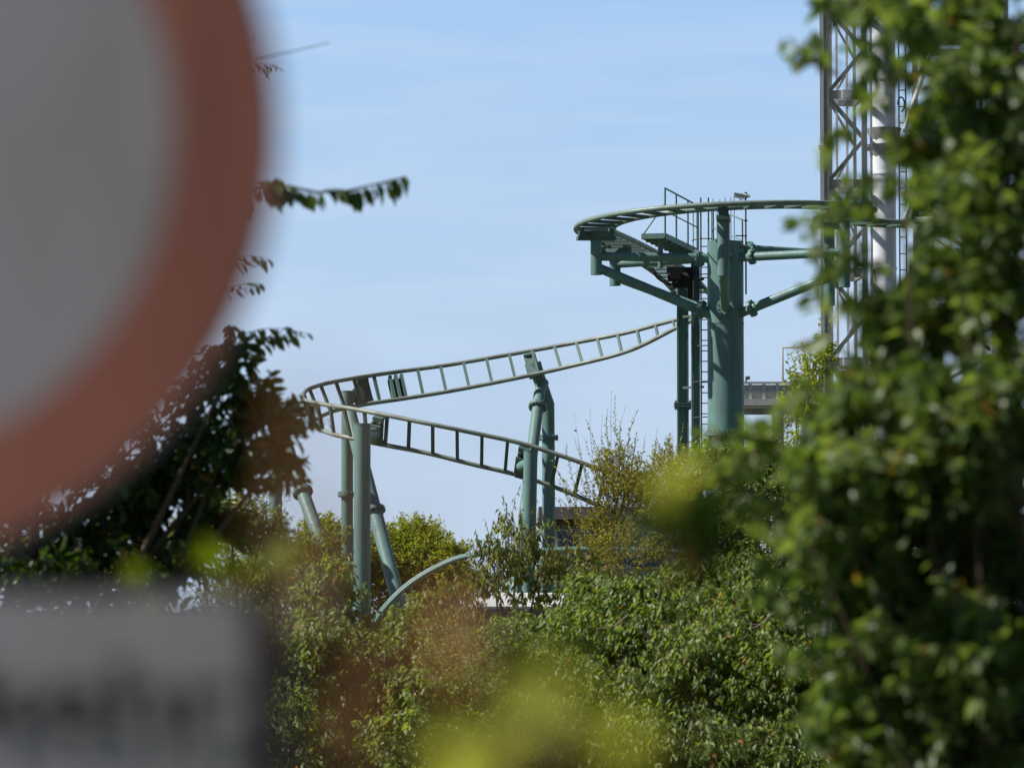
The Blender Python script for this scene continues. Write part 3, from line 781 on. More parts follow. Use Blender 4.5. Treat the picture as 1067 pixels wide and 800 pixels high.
# ------------------------------------------------------------------ plants
LEAF7 = (np.array([[0, 0, 0], [.30, .5, .10], [.68, .40, .10], [1, 0, -.06], [.68, -.40, .10], [.30, -.5, .10], [.34, 0, 0], [.70, 0, .0]]),
         [(0, 6, 1), (1, 6, 7, 2), (2, 7, 3), (0, 5, 6), (5, 4, 7, 6), (4, 3, 7)])
LEAF4 = (np.array([[0, 0, 0], [.42, .5, .12], [1, 0, -.03], [.42, -.5, .12]]), [(0, 2, 1), (0, 3, 2)])
def unit(v): return v / (np.linalg.norm(v, axis=-1, keepdims=True) + 1e-9)
class Plant:
    def __init__(s, seed): s.r = np.random.default_rng(seed); s.S0 = []; s.SC = []; s.S1 = []; s.W = []; s.lp = []; s.la = []; s.ll = []; s.lt = []
    def shoots(s, P0, P1, arch=0.1, sag=0.0, leaves=14, size=.06, start=.25, droop=.3, spread=.8, tw=.004, jit=.0, tone=None):
        P0 = np.atleast_2d(P0).astype(float); P1 = np.atleast_2d(P1).astype(float); r = s.r
        n = len(P0); ln = np.linalg.norm(P1 - P0, axis=1, keepdims=True)
        C = (P0 + P1) / 2 + np.array([0, 0, 1.0]) * ln * arch + r.normal(0, .07, (n, 3)) * ln
        P1 = P1 - np.array([0, 0, 1.0]) * ln * sag
        s.S0.append(P0); s.SC.append(C); s.S1.append(P1); s.W.append(np.full(n, tw))
        t = start + (1.02 - start) * (np.arange(leaves)[None, :] + r.uniform(-.3, .3, (n, leaves)) + .5) / leaves
        t = t[..., None]
        p = (1 - t) ** 2 * P0[:, None] + 2 * t * (1 - t) * C[:, None] + t * t * P1[:, None]
        tg = unit(2 * (1 - t) * (C - P0)[:, None] + 2 * t * (P1 - C)[:, None])
        rnd = unit(r.normal(0, 1, p.shape))
        side = unit(np.cross(tg, rnd))
        ax = unit(tg * .55 + side * spread + np.array([0, 0, -droop]) + r.normal(0, .18, p.shape))
        p = p + r.normal(0, 1, p.shape) * jit
        L_ = size * r.uniform(.55, 1.18, t.shape[:2]) * (1 - .35 * np.clip(t[..., 0] - .8, 0, 1) / .2)
        s.lp.append(p.reshape(-1, 3)); s.la.append(ax.reshape(-1, 3)); s.ll.append(L_.reshape(-1))
        base = r.uniform(0, 1, (n, 1)) * .55 + r.uniform(0, .45, (n, leaves))
        if tone is not None: base = base * .5 + tone * .5
        s.lt.append(base.reshape(-1))
    def blob(s, c, rad, n, inner=.25, up=.15, outer=(.7, 1.1), front=0.0, **kw):
        r = s.r; c = np.array(c, float); rad = np.array(rad, float)
        d = unit(r.normal(0, 1, (n, 3)) + np.array([0, -front, up]))
        k = r.uniform(outer[0], outer[1], (n, 1))
        lump = 1 + .16 * np.sin(d[:, :1] * 5.1 + c[0] * 3) * np.cos(d[:, 2:3] * 4.3 + c[2] * 2)
        P1 = c + d * rad * k * lump
        P0 = c + d * rad * inner * r.uniform(.4, 1.8, (n, 1)) + r.normal(0, .1, (n, 3)) * rad - np.array([0, 0, .25]) * rad
        s.shoots(P0, P1, **kw)
        return c
    def finish(s, name, label, cat, base, stems, leafmat, bark, width=.45, tpl=LEAF7, trunk_r=.04, flat=.6, group=None, trunkname='trunk', crownname='crown'):
        r = s.r
        root = thing(name, base, label, cat, group)
        m = MB()
        for st in stems:
            tr0, tr1 = trunk_r, trunk_r * .22
            if isinstance(st, tuple): st, tr0, tr1 = st
            st = spline(np.array(st, float) + 0, 48 if tr0 != trunk_r else 11) if len(st) > 2 else np.array(st, float)
            m.tube(st, list(tr0 + (tr1 - tr0) * np.linspace(0, 1, len(st)) ** .7), 9)
        trunk = m.build(trunkname, bark, root)
        off_ = np.array(root['_loc'])
        # twigs
        P0, C, P1, W = (np.concatenate(q) for q in (s.S0, s.SC, s.S1, s.W))
        tt = np.linspace(0, 1, 5)[None, :, None]
        p = (1 - tt) ** 2 * P0[:, None] + 2 * tt * (1 - tt) * C[:, None] + tt * tt * P1[:, None]
        tg = unit(np.gradient(p, axis=1)); u = unit(np.cross(tg, np.array([.31, .52, .79]))); w = np.cross(tg, u)
        rad = W[:, None, None] * np.linspace(1, .35, 5)[None, :, None]
        ang = np.arange(4) * math.pi / 2
        ring = p[:, :, None] + rad[:, :, None] * (np.cos(ang)[None, None, :, None] * u[:, :, None] + np.sin(ang)[None, None, :, None] * w[:, :, None])
        n = len(P0)
        idx = np.arange(n * 5 * 4).reshape(n, 5, 4); nx = np.roll(idx, -1, axis=2)
        q = np.stack([idx[:, :-1], nx[:, :-1], nx[:, 1:], idx[:, 1:]], -1).reshape(-1, 4)
        o = raw_mesh('twigs', ring.reshape(-1, 3) - off_, q, bark); o.parent = trunk
        # leaves
        lp, la, ll, lt = (np.concatenate(q) for q in (s.lp, s.la, s.ll, s.lt))
        N_ = len(lp)
        upv = unit(np.array([0, 0, 1.0]) * flat + r.normal(0, .55, (N_, 3)))
        sd = unit(np.cross(upv, la)); nr = np.cross(la, sd)
        T, Fc = tpl
        wv = width * r.uniform(.8, 1.2, N_)
        V = lp[:, None] + ll[:, None, None] * (T[None, :, 0:1] * la[:, None] + T[None, :, 1:2] * wv[:, None, None] * sd[:, None] + T[None, :, 2:3] * nr[:, None])
        k = len(T)
        tri = [f for f in Fc if len(f) == 3]; qd = [f for f in Fc if len(f) == 4]
        o = bpy.data.meshes.new(crownname)
        faces = []
        b = (np.arange(N_) * k)[:, None]
        loops = []; starts = []; tot = 0
        for f in Fc:
            arr = b + np.array(f)[None]; loops.append(arr)
        lens = [len(f) for f in Fc]
        L_all = np.concatenate([a.reshape(-1) for a in loops])
        lt_all = np.concatenate([np.full(N_, l_) for l_ in lens])
        ls = np.r_[0, np.cumsum(lt_all)[:-1]]
        o.vertices.add(N_ * k); o.vertices.foreach_set('co', (V.reshape(-1, 3) - off_).ravel().astype(np.float32))
        o.loops.add(len(L_all)); o.loops.foreach_set('vertex_index', L_all.astype(np.int32))
        o.polygons.add(len(lt_all)); o.polygons.foreach_set('loop_start', ls.astype(np.int32))
        o.update(calc_edges=True)
        at_ = o.attributes.new('tint', 'FLOAT_COLOR', 'POINT')
        colr = np.zeros((N_, k, 4), np.float32); colr[..., 0] = lt[:, None]; colr[..., 1] = r.uniform(0, 1, N_)[:, None]; colr[..., 3] = 1
        at_.data.foreach_set('color', colr.ravel())
        o.materials.append(leafmat)
        ob = bpy.data.objects.new(crownname, o); COL.objects.link(ob); ob.parent = root
        return root
def raw_mesh(name, V, Q, mat):
    me = bpy.data.meshes.new(name)
    me.vertices.add(len(V)); me.vertices.foreach_set('co', V.ravel().astype(np.float32))
    me.loops.add(Q.size); me.loops.foreach_set('vertex_index', Q.ravel().astype(np.int32))
    me.polygons.add(len(Q)); me.polygons.foreach_set('loop_start', (np.arange(len(Q)) * Q.shape[1]).astype(np.int32))
    me.update(calc_edges=True); me.materials.append(mat)
    o = bpy.data.objects.new(name, me); COL.objects.link(o); return o
def bl(px, py, rx, ry, Y, dy=0.0, depth=None):
    c = at(px, py, Y + dy); return c, (rx / F * Y, depth if depth else (rx + ry) / 2 / F * Y, ry / F * Y)

# --- the big out-of-focus shrub at the right
Y = 10.0
pl = Plant(5)
spec = [(1010, 40, 95, 95, 50), (1080, 190, 110, 120, 60), (925, 25, 48, 50, 20), (1000, 290, 85, 85, 44), (940, 345, 62, 62, 26), (915, 430, 80, 70, 40),
        (1010, 440, 100, 95, 56), (868, 500, 66, 46, 28), (960, 560, 115, 80, 62), (1050, 610, 100, 110, 60), (915, 665, 85, 80, 44), (955, 760, 95, 90, 50),
        (1040, 770, 100, 90, 54), (1150, 60, 120, 130, 50), (1180, 330, 130, 150, 60), (1170, 560, 120, 130, 50), (1160, 760, 130, 120, 50), (965, 150, 36, 50, 14),
        (1260, 200, 130, 200, 40), (1270, 560, 130, 220, 40), (1060, -110, 140, 80, 40), (1000, 205, 50, 60, 20), (845, 560, 50, 40, 14), (980, 880, 140, 80, 40), (1150, 900, 150, 90, 40), (890, 590, 60, 50, 24), (890, 740, 44, 60, 22), (915, 830, 70, 60, 30), (1010, 690, 90, 80, 36), (985, 500, 90, 70, 36), (1060, 330, 80, 90, 40), (1050, 480, 70, 70, 30), (1005, 105, 48, 80, 34), (985, 180, 40, 60, 22)]
cs = []
for px, py, rx, ry, n in spec:
    c, rad = bl(px, py, rx, ry, Y, pl.r.uniform(-.3, .45), depth=.30)
    pl.blob(c, rad, int(n * (0.7 if py < 260 and px < 975 else 1.25 if py < 380 else 1.75)), front=.5, leaves=11, size=.070, arch=.08, droop=.35, spread=.85, tw=.0035, outer=(.6, 1.12)); cs.append(c)
# loose sprays that stick out of the outline
for a, b, n in (((880, 80), (818, 62), 7), ((880, 70), (822, 46), 6), ((890, 120), (860, 175), 7), ((905, 215), (828, 238), 9), ((900, 240), (845, 262), 8), ((890, 30), (850, 5), 10), ((880, 15), (905, -20), 12),
                ((860, 330), (848, 300), 4), ((860, 400), (812, 420), 9), ((830, 440), (785, 455), 9), ((830, 470), (770, 480), 10), ((830, 520), (770, 545), 10), ((850, 600), (790, 585), 10), ((850, 590), (812, 640), 9), ((900, 260), (862, 290), 8), ((830, 470), (738, 452), 12), ((820, 500), (712, 478), 14), ((810, 520), (700, 530), 12), ((790, 470), (745, 500), 10), ((920, 60), (890, 100), 9), ((930, 100), (905, 110), 8), ((905, 10), (870, 12), 10), ((850, 640), (790, 620), 9), ((870, 700), (822, 690), 9), ((880, 770), (835, 745), 9), ((930, 290), (880, 262), 11), ((925, 320), (868, 318), 11), ((930, 240), (885, 222), 10), ((960, 170), (925, 150), 9), ((960, 90), (925, 70), 9), ((950, 200), (905, 190), 8), ((870, 350), (838, 360), 6), ((925, 200), (880, 195), 6)):
    for k in range(2): pl.shoots(at(*a, Y + pl.r.uniform(-.1, .2)), at(b[0] + pl.r.uniform(-8, 8), b[1] + pl.r.uniform(-8, 8), Y + pl.r.uniform(-.15, .1)), leaves=n, size=.066, start=.2, droop=.3, spread=.7, tw=.003)
base = at(1120, 633, Y); base[2] = gz(base)
stems = [[base, (base + c) / 2 + pl.r.normal(0, .06, 3), c] for c in cs]
pl.finish('large_shrub', 'large glossy green leafy shrub, out of focus, filling the right edge', 'shrub', base, stems, L_RIGHT, BARK, width=.52, trunk_r=.014)

# --- nearer twig of the same kind reaching in from the right
pl = Plant(6); Y = 2.6
b0 = at(1180, 640, Y); b0[2] = 0; 
for a, b, n in (((760, 545), (672, 545), 9), ((770, 500), (705, 520), 6), ((800, 560), (720, 590), 8), ((790, 540), (700, 500), 5)):
    pl.shoots(at(*a, Y), at(*b, Y), leaves=n + 4, size=.036, start=.1, droop=.3, tw=.0015)
pl.finish('bramble_shoot', 'blurred dark green bramble shoot reaching in front of the yellow-green bush', 'plant', b0,
          [[b0, at(1120, 600, Y), at(900, 560, Y), at(770, 540, Y)]], L_MATT, BARK, width=.6, trunk_r=.003, trunkname='stem', crownname='leaves')
pl = Plant(61); Y = 2.35
b0 = at(730, 640, Y); b0[2] = 0
pl.shoots(at(706, 590, Y), at(704, 495, Y), leaves=5, size=.025, start=.45, droop=.0, tw=.0012)
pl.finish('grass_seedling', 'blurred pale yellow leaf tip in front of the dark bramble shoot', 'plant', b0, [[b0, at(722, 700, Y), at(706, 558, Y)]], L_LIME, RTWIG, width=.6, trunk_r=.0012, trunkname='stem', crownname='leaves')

# --- dark tree behind the sign at the left
Y = 24.0
pl = Plant(7); cs = []
for px, py, rx, ry, n in [(130, 470, 110, 70, 90), (225, 420, 55, 62, 46), (272, 440, 46, 62, 40), (70, 545, 120, 40, 60), (190, 545, 80, 32, 40), (245, 375, 30, 30, 14), (285, 480, 36, 32, 18),
                          (0, 400, 160, 120, 90), (-150, 250, 200, 180, 120), (-60, 60, 180, 140, 90), (60, 200, 120, 150, 70), (-250, 480, 200, 120, 70), (110, 20, 90, 80, 26), (120, 590, 150, 36, 70), (20, 600, 120, 40, 60), (230, 480, 60, 40, 40), (170, 510, 70, 40, 50), (100, 650, 160, 50, 60)]:
    c, rad = bl(px, py, rx, ry, Y, pl.r.uniform(-.3, .6)); pl.blob(c, rad, int(n * (1.0 if px > 40 else 1.3)), leaves=11, size=.125, arch=.06, droop=.5, spread=.9, tw=.006, outer=(.55, 1.1)); cs.append(c)
for a, b, n in (((235, 360), (322, 352), 11), ((240, 380), (300, 345), 9), ((240, 350), (243, 335), 6), ((215, 75), (290, 66), 9), ((215, 290), (283, 268), 7), ((220, 310), (268, 300), 5), ((280, 430), (330, 425), 9), ((285, 450), (345, 440), 7), ((270, 470), (318, 500), 9)):
    for k in range(2): pl.shoots(at(*a, Y - .3), at(b[0] + pl.r.uniform(-4, 4), b[1] + pl.r.uniform(-5, 5), Y - .4), leaves=n, size=.095, start=.3, droop=.9, spread=.6, tw=.005, arch=.15)
base = at(-40, 633, Y); base[2] = gz(base)
stems = [[base, base * .4 + c * .6 + pl.r.normal(0, .12, 3) - [0, 0, .2], c] for c in cs]
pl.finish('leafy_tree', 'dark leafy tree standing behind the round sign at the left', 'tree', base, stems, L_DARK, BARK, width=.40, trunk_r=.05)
# --- the drooping branch of a second tree, closer
Y = 17.0
pl = Plant(8)
pts_ = [(60, 250), (200, 215), (285, 194), (330, 202), (365, 200), (400, 192), (424, 184)]
for i in range(1, 6):
    a, b = pts_[i], pts_[i + 1]
    pl.shoots(at(*a, Y), at(*b, Y), leaves=8 if i > 1 else 18, size=.115, start=0, droop=1.7, spread=.8, tw=.004, arch=0.0)
pl.shoots(at(272, 190, Y), at(300, 200, Y), leaves=22, size=.12, start=0, droop=1.0, spread=.9, tw=.005, arch=.05)
pl.shoots(at(225, 70, Y), at(342, 45, Y), leaves=2, size=.03, start=.9, tw=.006, arch=-.12)
pl.shoots(at(225, 70, Y), at(268, 38, Y), leaves=1, size=.03, start=.9, tw=.004, arch=-.12)
for px, py, rx, ry, n in [(-120, 120, 150, 160, 70), (-300, 300, 160, 160, 60), (20, 60, 110, 110, 40)]:
    c, rad = bl(px, py, rx, ry, Y, .2); pl.blob(c, rad, n, leaves=13, size=.10, droop=.6, tw=.006)
base = at(-330, 633, Y); base[2] = gz(base)
pl.finish('overhanging_tree', 'tree whose thin drooping branch crosses the sky right of the round sign', 'tree', base,
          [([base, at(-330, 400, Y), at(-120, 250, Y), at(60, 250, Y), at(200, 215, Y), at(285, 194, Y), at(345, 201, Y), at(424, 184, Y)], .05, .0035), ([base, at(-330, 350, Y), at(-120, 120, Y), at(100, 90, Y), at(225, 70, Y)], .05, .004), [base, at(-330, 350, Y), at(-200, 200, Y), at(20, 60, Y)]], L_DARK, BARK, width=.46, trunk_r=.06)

def bush(name, label, Y, specs, leafmat, seed, size, mult=1.0, sprays=(), bark=BARK, cat='bush', width=.45, leaves=14, droop=.5, spread=.8, trunk_r=.05, base_px=None, arch=.08, sag=0., dy=.7, slope=0.0, group=None, tpl=LEAF4, tw=.006, spray_droop=None, up=.15, front=.25):
    pl = Plant(seed); cs = []
    for px, py, rx, ry, n in specs:
        c, rad = bl(px, py, rx, ry, Y, pl.r.uniform(-dy, dy) - slope * (py - 640) / 100.0); pl.blob(c, rad, int(n * mult), leaves=leaves, size=size, arch=arch, sag=sag, droop=droop, spread=spread, tw=tw, up=up, front=front); cs.append(c)
    for a, b, n in sprays:
        pl.shoots(at(*a, Y - .2), at(*b, Y - .3), leaves=n, size=size * .9, start=.3, droop=spray_droop if spray_droop is not None else droop, spread=spread * .8, tw=tw * .8, arch=.03)
    bx_ = base_px if base_px else np.mean([q[0] for q in specs])
    base = at(bx_, 633, Y); base[2] = gz(base)
    stems = [[base, base * .45 + c * .55 + pl.r.normal(0, .1, 3), c] for c in cs]
    return pl.finish(name, label, cat, base, stems, leafmat, bark, width=width, tpl=tpl, trunk_r=trunk_r, group=('bushes along the hedge' if 38 < Y < 60 else None))

# far, behind the columns
bush('round_tree', 'round bright green tree behind the columns of the lower turn', 128, [(430, 580, 46, 44, 420), (395, 600, 40, 40, 200), (468, 585, 26, 30, 110), (335, 572, 34, 38, 240), (375, 590, 60, 45, 260), (300, 600, 60, 40, 160), (455, 620, 50, 50, 160), (420, 660, 90, 40, 160)], L_BRIGHT, 21, .19, cat='tree', leaves=12, trunk_r=.12, tw=.01, mult=1.7, droop=.1, up=.5)
bush('far_tree', 'far green tree between the building and the round bright tree', 150, [(490, 620, 60, 36, 200), (560, 625, 60, 40, 200), (640, 640, 80, 40, 200)], L_CHERRY, 22, .22, cat='tree', leaves=10, trunk_r=.15, tw=.01, droop=.1)
bush('dense_tree', 'dense dark green tree far behind the right shrub', 140, [(900, 560, 110, 110, 480), (1020, 580, 120, 120, 400), (840, 600, 70, 70, 200), (1000, 480, 60, 50, 120)], L_DARK, 23, .24, cat='tree', leaves=10, trunk_r=.2, tw=.012, droop=.1)
# bushes by the thick column
bush('young_tree', 'young green tree in front of the silver gallery, right of the thick column', 90, [(842, 400, 22, 44, 110), (828, 420, 20, 30, 60), (858, 370, 16, 26, 50), (850, 470, 46, 60, 200), (800, 480, 30, 36, 90), (860, 540, 50, 60, 120)], L_BRIGHT, 24, .13, cat='tree', leaves=11, trunk_r=.07, droop=.2,
     sprays=(((826, 410), (820, 366), 12), ((836, 390), (828, 358), 10), ((850, 370), (858, 325), 14), ((858, 360), (868, 330), 10)), bark=PBARK)
bush('broadleaf_bush', 'dense mid green bush below the thick column', 62, [(800, 510, 62, 48, 300), (855, 530, 60, 60, 260), (760, 545, 50, 50, 200), (830, 590, 80, 60, 260), (745, 480, 34, 28, 110), (790, 478, 30, 26, 90), (720, 500, 34, 28, 90), (905, 560, 60, 70, 160), (760, 620, 70, 60, 160)], L_CHERRY, 25, .095, leaves=13, droop=.3, mult=1.2)
# yellow-green bush with upright spiky shoots
sp_ = []
rr_ = np.random.default_rng(3)
for x, y in ((598, 455), (612, 440), (622, 470), (633, 428), (641, 412), (646, 440), (655, 450), (664, 428), (672, 455), (684, 448), (690, 465), (583, 500), (604, 490), (575, 480), (700, 450), (712, 442), (660, 470), (630, 480), (618, 500), (590, 462), (726, 452), (738, 446)):
    sp_.append(((650 + (x - 650) * .55 + rr_.uniform(-5, 5), y + 75), (x, y), 26))
    for q_ in range(3): sp_.append(((650 + (x - 650) * .6 + rr_.uniform(-20, 20), y + 95 + rr_.uniform(-10, 30)), (x + rr_.uniform(-22, 22), y + rr_.uniform(22, 80)), 20))
    sp_.append(((650 + (x - 650) * .6 + rr_.uniform(-8, 8), y + 85), (x + rr_.uniform(-14, 14), y + rr_.uniform(12, 45)), 15))
for x, y in ((637, 406), (628, 432), (615, 425), (598, 430), (652, 422)):
    sp_.append(((640 + (x - 640) * .6, y + 90), (x, y), 4))
bush('birch_bush', 'thin yellow-green bush with upright spiky shoots beside the thick column', 66, [(660, 520, 56, 42, 190), (630, 555, 36, 34, 90), (700, 500, 46, 40, 170), (715, 545, 50, 45, 160), (650, 580, 60, 40, 150), (640, 490, 36, 34, 80)], L_YELLOW, 26, .078, sprays=sp_, leaves=12, droop=-.1, spread=.8, bark=PBARK, trunk_r=.04, tw=.006, spray_droop=-.1, up=.6)
# hedge in front
bush('hanging_bush', 'loose bush with long drooping leaves in front of the middle column', 58, [(540, 560, 36, 36, 60), (515, 590, 42, 40, 90), (562, 590, 34, 30, 60), (480, 620, 36, 28, 60), (600, 585, 34, 24, 50), (450, 630, 40, 24, 70), (620, 605, 46, 24, 70), (500, 648, 50, 22, 80), (575, 652, 40, 18, 60), (548, 622, 26, 12, 16), (585, 622, 24, 14, 22)], L_OLIVE, 27, .13, leaves=10, droop=1.3, spread=.4, width=.32, sprays=(((535, 580), (545, 500), 12), ((540, 570), (560, 520), 12), ((520, 580), (505, 540), 12), ((510, 590), (488, 560), 10), ((530, 570), (524, 515), 12), ((560, 580), (585, 545), 10)), spray_droop=1.3)
cherry = bush('cherry_bush', 'broad cherry bush with drooping leaves and bare pale branches at lower centre', 44, [(600, 690, 80, 62, 330), (680, 670, 80, 62, 330), (740, 700, 80, 66, 300), (640, 740, 90, 60, 260), (560, 720, 66, 56, 220), (720, 640, 50, 36, 130), (790, 650, 66, 56, 260), (810, 720, 70, 70, 240), (700, 790, 120, 60, 260), (540, 660, 40, 26, 90), (620, 640, 50, 26, 110), (660, 618, 46, 24, 110), (720, 606, 44, 30, 120), (610, 612, 30, 20, 50), (770, 610, 50, 40, 140), (600, 800, 120, 60, 240), (800, 800, 90, 60, 200), (850, 760, 60, 80, 160)], L_CHERRY, 28, .120, leaves=13, droop=1.0, spread=.55, width=.36, sprays=(((700, 660), (655, 630), 12), ((800, 640), (835, 600), 12), ((780, 640), (770, 598), 12), ((560, 700), (530, 640), 12), ((845, 640), (850, 610), 10), ((720, 640), (700, 585), 12), ((660, 650), (640, 600), 12), ((770, 640), (745, 580), 12), ((600, 660), (612, 598), 12), ((820, 660), (862, 585), 12)), spray_droop=1.1, slope=1.6, front=.7, mult=1.15, up=.4)
bush('small_leaved_bush', 'dense small-leaved dark green bush at bottom centre left of the cherry bush', 42, [(520, 690, 52, 50, 260), (490, 740, 60, 60, 280), (540, 780, 80, 60, 260), (470, 690, 40, 46, 160), (450, 790, 70, 40, 160)], L_CHERRY, 29, .060, leaves=16, droop=.5, spread=.8, width=.42, mult=1.15, slope=1.2, front=.6, up=.4)
bush('dark_bush', 'dark green bush with broad leaves at the foot of the front column', 47, [(330, 690, 60, 60, 210), (300, 770, 60, 70, 160), (370, 680, 56, 44, 170), (390, 740, 60, 60, 200), (430, 660, 44, 36, 120), (340, 620, 40, 44, 110), (420, 690, 50, 50, 140), (380, 800, 80, 40, 120), (250, 700, 60, 80, 160), (440, 730, 40, 50, 130), (425, 770, 50, 40, 90)], L_CHERRY, 30, .125, slope=1.4, front=.6, up=.4, leaves=12, droop=.9, spread=.6, width=.42, sprays=(((360, 660), (385, 615), 12), ((350, 640), (330, 590), 12), ((400, 660), (415, 635), 12), ((440, 650), (470, 610), 12), ((430, 650), (446, 600), 10)))
bush('tan_leaved_bush', 'tan and olive leaved bush left of the front column', 52, [(320, 590, 50, 44, 220), (280, 590, 40, 46, 140), (345, 610, 30, 40, 90), (300, 640, 50, 40, 120), (350, 560, 18, 22, 30)], L_OLIVE, 31, .085, leaves=13, droop=.9, spread=.6, width=.34)
bush('pale_leaved_bush', 'pale narrow-leaved bush beneath the dark tree beside the round sign', 40, [(240, 540, 44, 36, 170), (275, 550, 36, 34, 110), (205, 560, 44, 36, 120), (160, 590, 60, 30, 100), (260, 600, 60, 40, 120), (90, 600, 60, 30, 80), (230, 650, 70, 60, 100)], L_PALE, 32, .078, leaves=13, droop=.7, spread=.7, width=.30, sprays=(((270, 540), (300, 520), 10), ((240, 530), (236, 500), 10), ((255, 530), (262, 498), 10)))
# bare pale branches showing in the cherry bush
for P_, r0 in (([(668, 655), (683, 671), (700, 684)], .022), ([(684, 690), (690, 668), (700, 658)], .014), ([(690, 664), (706, 668), (721, 677)], .014), ([(846, 604), (826, 622), (803, 641)], .020), ([(803, 641), (790, 652), (778, 655)], .016), ([(762, 634), (774, 648), (792, 651)], .012), ([(655, 640), (640, 652), (622, 655)], .013)):
    MB().tube(spline([at(x, y, 42.4) for x, y in P_], 10), list(np.linspace(r0, r0 * .55, 10)), 8).build('bare_branch', PBARK, cherry)
# ---------- close blurred sprigs
def sprig(name, label, Y, parts, leafmat, seed, size, start=.1, bark=RTWIG, base_px=None, width=.5, twig=.0009):
    pl = Plant(seed)
    for a, b, n in parts: pl.shoots(at(*a, Y + pl.r.uniform(-.03, .03)), at(*b, Y + pl.r.uniform(-.03, .03)), leaves=n, size=size, start=start, droop=.1, tw=twig)
    b0 = at(base_px or parts[0][0][0], 633, Y); b0[2] = gz(b0)
    st = [[b0, at(*p[0], Y) * .6 + b0 * .4, at(*p[0], Y)] for p in parts]
    pl.finish(name, label, 'plant', b0, st, leafmat, bark, width=width, trunk_r=.0012, trunkname='stem', crownname='leaves', flat=.4)
sprig('lime_shoot', 'large very blurred yellow-green shoot at bottom centre', 1.5, [((560, 860), (585, 700), 10), ((570, 850), (620, 745), 7), ((550, 860), (545, 705), 3), ((420, 900), (485, 775), 11), ((610, 850), (670, 775), 4), ((500, 880), (535, 765), 5)], L_LIME, 41, .024, base_px=540, start=.5)
sprig('red_shoot', 'very blurred reddish shoot in front of the dark bush at lower left centre', 1.4, [((370, 760), (400, 670), 7), ((435, 760), (475, 625), 8), ((385, 860), (360, 755), 4), ((320, 730), (312, 600), 5)], L_RED, 42, .020, base_px=380, start=.4)
sprig('thin_red_stem', 'very blurred thin reddish stem tip against the sky beside the lower turn', .9, [((315, 620), (318, 400), 10), ((345, 660), (316, 505), 12), ((430, 600), (425, 470), 2), ((540, 420), (545, 390), 1)], L_RED, 43, .0105, base_px=380, width=.45, start=.2)
sprig('shade_toned_shoot', 'blurred green leaves with shade in their colour just above the small sign plate', 3.4, [((180, 640), (150, 596), 5), ((220, 640), (235, 580), 6), ((240, 620), (275, 588), 5)], L_LIMED, 44, .045, base_px=200, twig=.002)

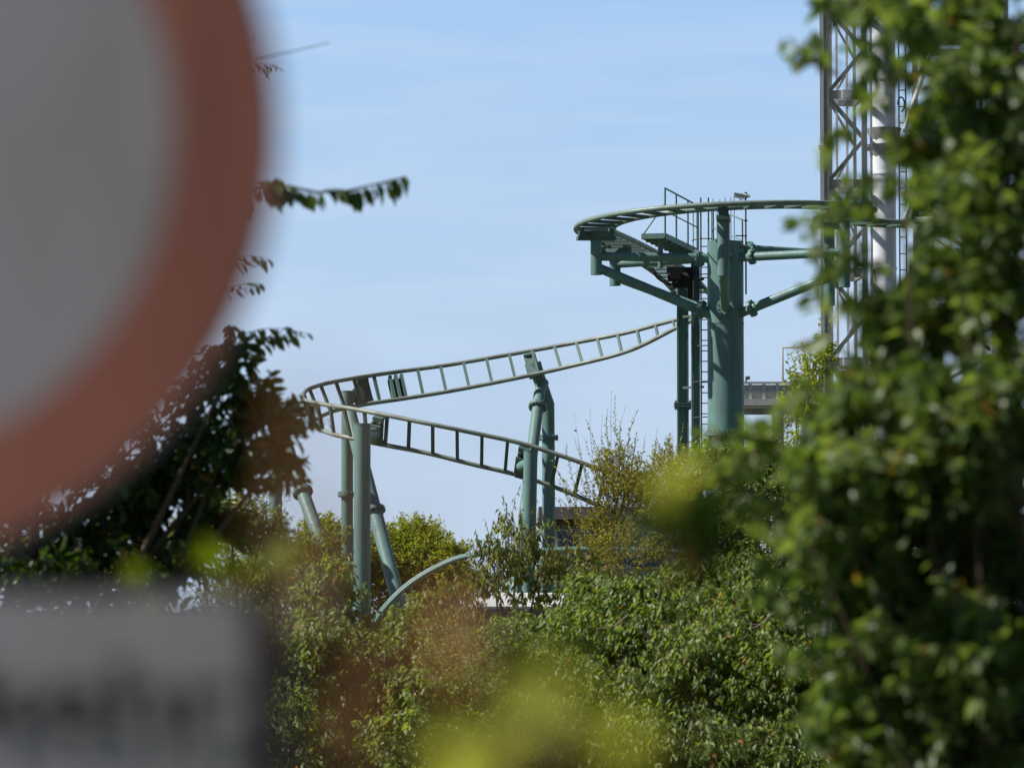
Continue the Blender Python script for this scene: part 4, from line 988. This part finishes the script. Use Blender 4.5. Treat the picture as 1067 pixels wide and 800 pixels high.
# ------------------------------------------------------------------ traffic sign
def traffic_sign():
    Y = 2.1; K = Y / 2.63
    cx, cy = at(-165, 139, Y)[0], at(-165, 139, Y)[2]
    yaw = R_(-2.0)
    t = thing('traffic_sign', (cx, Y + .06, 0.0), 'blurred round red and white sign with a lettered plate below, at left', 'traffic sign')
    px_ = F / Y
    Rr, Ri = 461 / px_, 350 / px_
    ux = np.array([math.cos(yaw), math.sin(yaw), 0]); uy = np.array([-math.sin(yaw), math.cos(yaw), 0]); uz = np.array([0, 0, 1.0])
    c0 = np.array([cx, Y, cy])
    def W(a, b, d=0.0): return c0 + ux * a + uz * b + uy * d
    n = 128
    ang = [2 * math.pi * j / n for j in range(n)]
    # aluminium disc with white face
    m = MB()
    front = [W(Rr * math.cos(a), Rr * math.sin(a), 0) for a in ang]; backp = [W(Rr * math.cos(a), Rr * math.sin(a), .003) for a in ang]
    m.add(front + backp, [tuple(range(n)), tuple(range(2 * n - 1, n - 1, -1))] + [(j, n + j, n + (j + 1) % n, (j + 1) % n) for j in range(n)], False)
    disc = m.build('sign_disc', S_WHITE, t)
    m = MB(); o_ = [W((Rr - .004) * math.cos(a), (Rr - .004) * math.sin(a), -.002) for a in ang]; i_ = [W(Ri * math.cos(a), Ri * math.sin(a), -.002) for a in ang]
    m.add(o_ + i_, [(j, (j + 1) % n, n + (j + 1) % n, n + j) for j in range(n)], False); m.build('red_ring', S_RED, disc)
    # supplementary plate
    wv, hv = 470 / px_, .33 * K
    top = (139 - 622) / px_; rc = .03 * K
    def rrect(w, h, r, d):
        P = []
        for sx, sy, a0 in ((1, 1, 0), (-1, 1, 90), (-1, -1, 180), (1, -1, 270)):
            for k in range(9):
                a = R_(a0 + k * 11.25); P.append(W(sx * (w - r) + r * math.cos(a), top - h / 2 + sy * (h / 2 - r) + r * math.sin(a), d))
        return P
    fr, bk = rrect(wv, hv, rc, 0), rrect(wv, hv, rc, .003); k = len(fr)
    m = MB(); m.add(fr + bk, [tuple(range(k)), tuple(range(2 * k - 1, k - 1, -1))] + [(j, k + j, k + (j + 1) % k, (j + 1) % k) for j in range(k)], False)
    plate = m.build('supplementary_plate', S_WHITE, t)
    a_, b_ = rrect(wv - .002, hv - .004, rc - .002, -.002), rrect(wv - .027 * K, hv - .054 * K, rc - .013 * K, -.002)
    m = MB(); m.add(a_ + b_, [(j, (j + 1) % k, k + (j + 1) % k, k + j) for j in range(k)], False); m.build('plate_border', S_BLACK, plate)
    dg = None
    for txt, zc, nm in (('Lieferverkehr', top - .092 * K, 'lettering'), ('frei', top - .20 * K, 'lettering')):
        cu = bpy.data.curves.new('lettering', 'FONT'); cu.body = txt; cu.align_x = 'CENTER'; cu.size = .068 * K; cu.space_character = 1.0; cu.offset = .0012
        ob = bpy.data.objects.new('tmp_text', cu); COL.objects.link(ob)
        bpy.context.view_layer.update()
        ev = ob.evaluated_get(bpy.context.evaluated_depsgraph_get())
        me0 = ev.to_mesh()
        V = np.array([v.co[:] for v in me0.vertices]); Fc = [tuple(p.vertices) for p in me0.polygons]
        ev.to_mesh_clear(); bpy.data.objects.remove(ob); bpy.data.curves.remove(cu)
        sx = (2 * 418 / px_) / (V[:, 0].max() - V[:, 0].min()) if txt != 'frei' else sx_
        sx_ = sx
        V[:, 0] *= sx
        m = MB(); m.add([W(v[0], zc + v[1], -.003) for v in V], Fc, False); m.build(nm, S_BLACK, plate)
    # post, clamps
    pc = W(0, 0, .055)
    m = MB(); m.tube([(pc[0], pc[1], -.2), (pc[0], pc[1], cy + Rr + .04)], .03, 24); m.tube([(pc[0], pc[1], cy + Rr + .04), (pc[0], pc[1], cy + Rr + .055)], .032, 24)
    m.build('post', GALV, t)
    for b in (.18 * K, -.18 * K, top - .07 * K, top - .26 * K):
        q = W(0, b, .0)
        m = MB(); m.tube([(pc[0], pc[1], q[2] - .015), (pc[0], pc[1], q[2] + .015)], .035, 20); m.box(W(0, b, .016), ux * .05, uy * .012, uz * .014)
        m.build('clamp', GALV, t)
traffic_sign()
for o in list(bpy.data.objects):
    if '_loc' in o: del o['_loc']
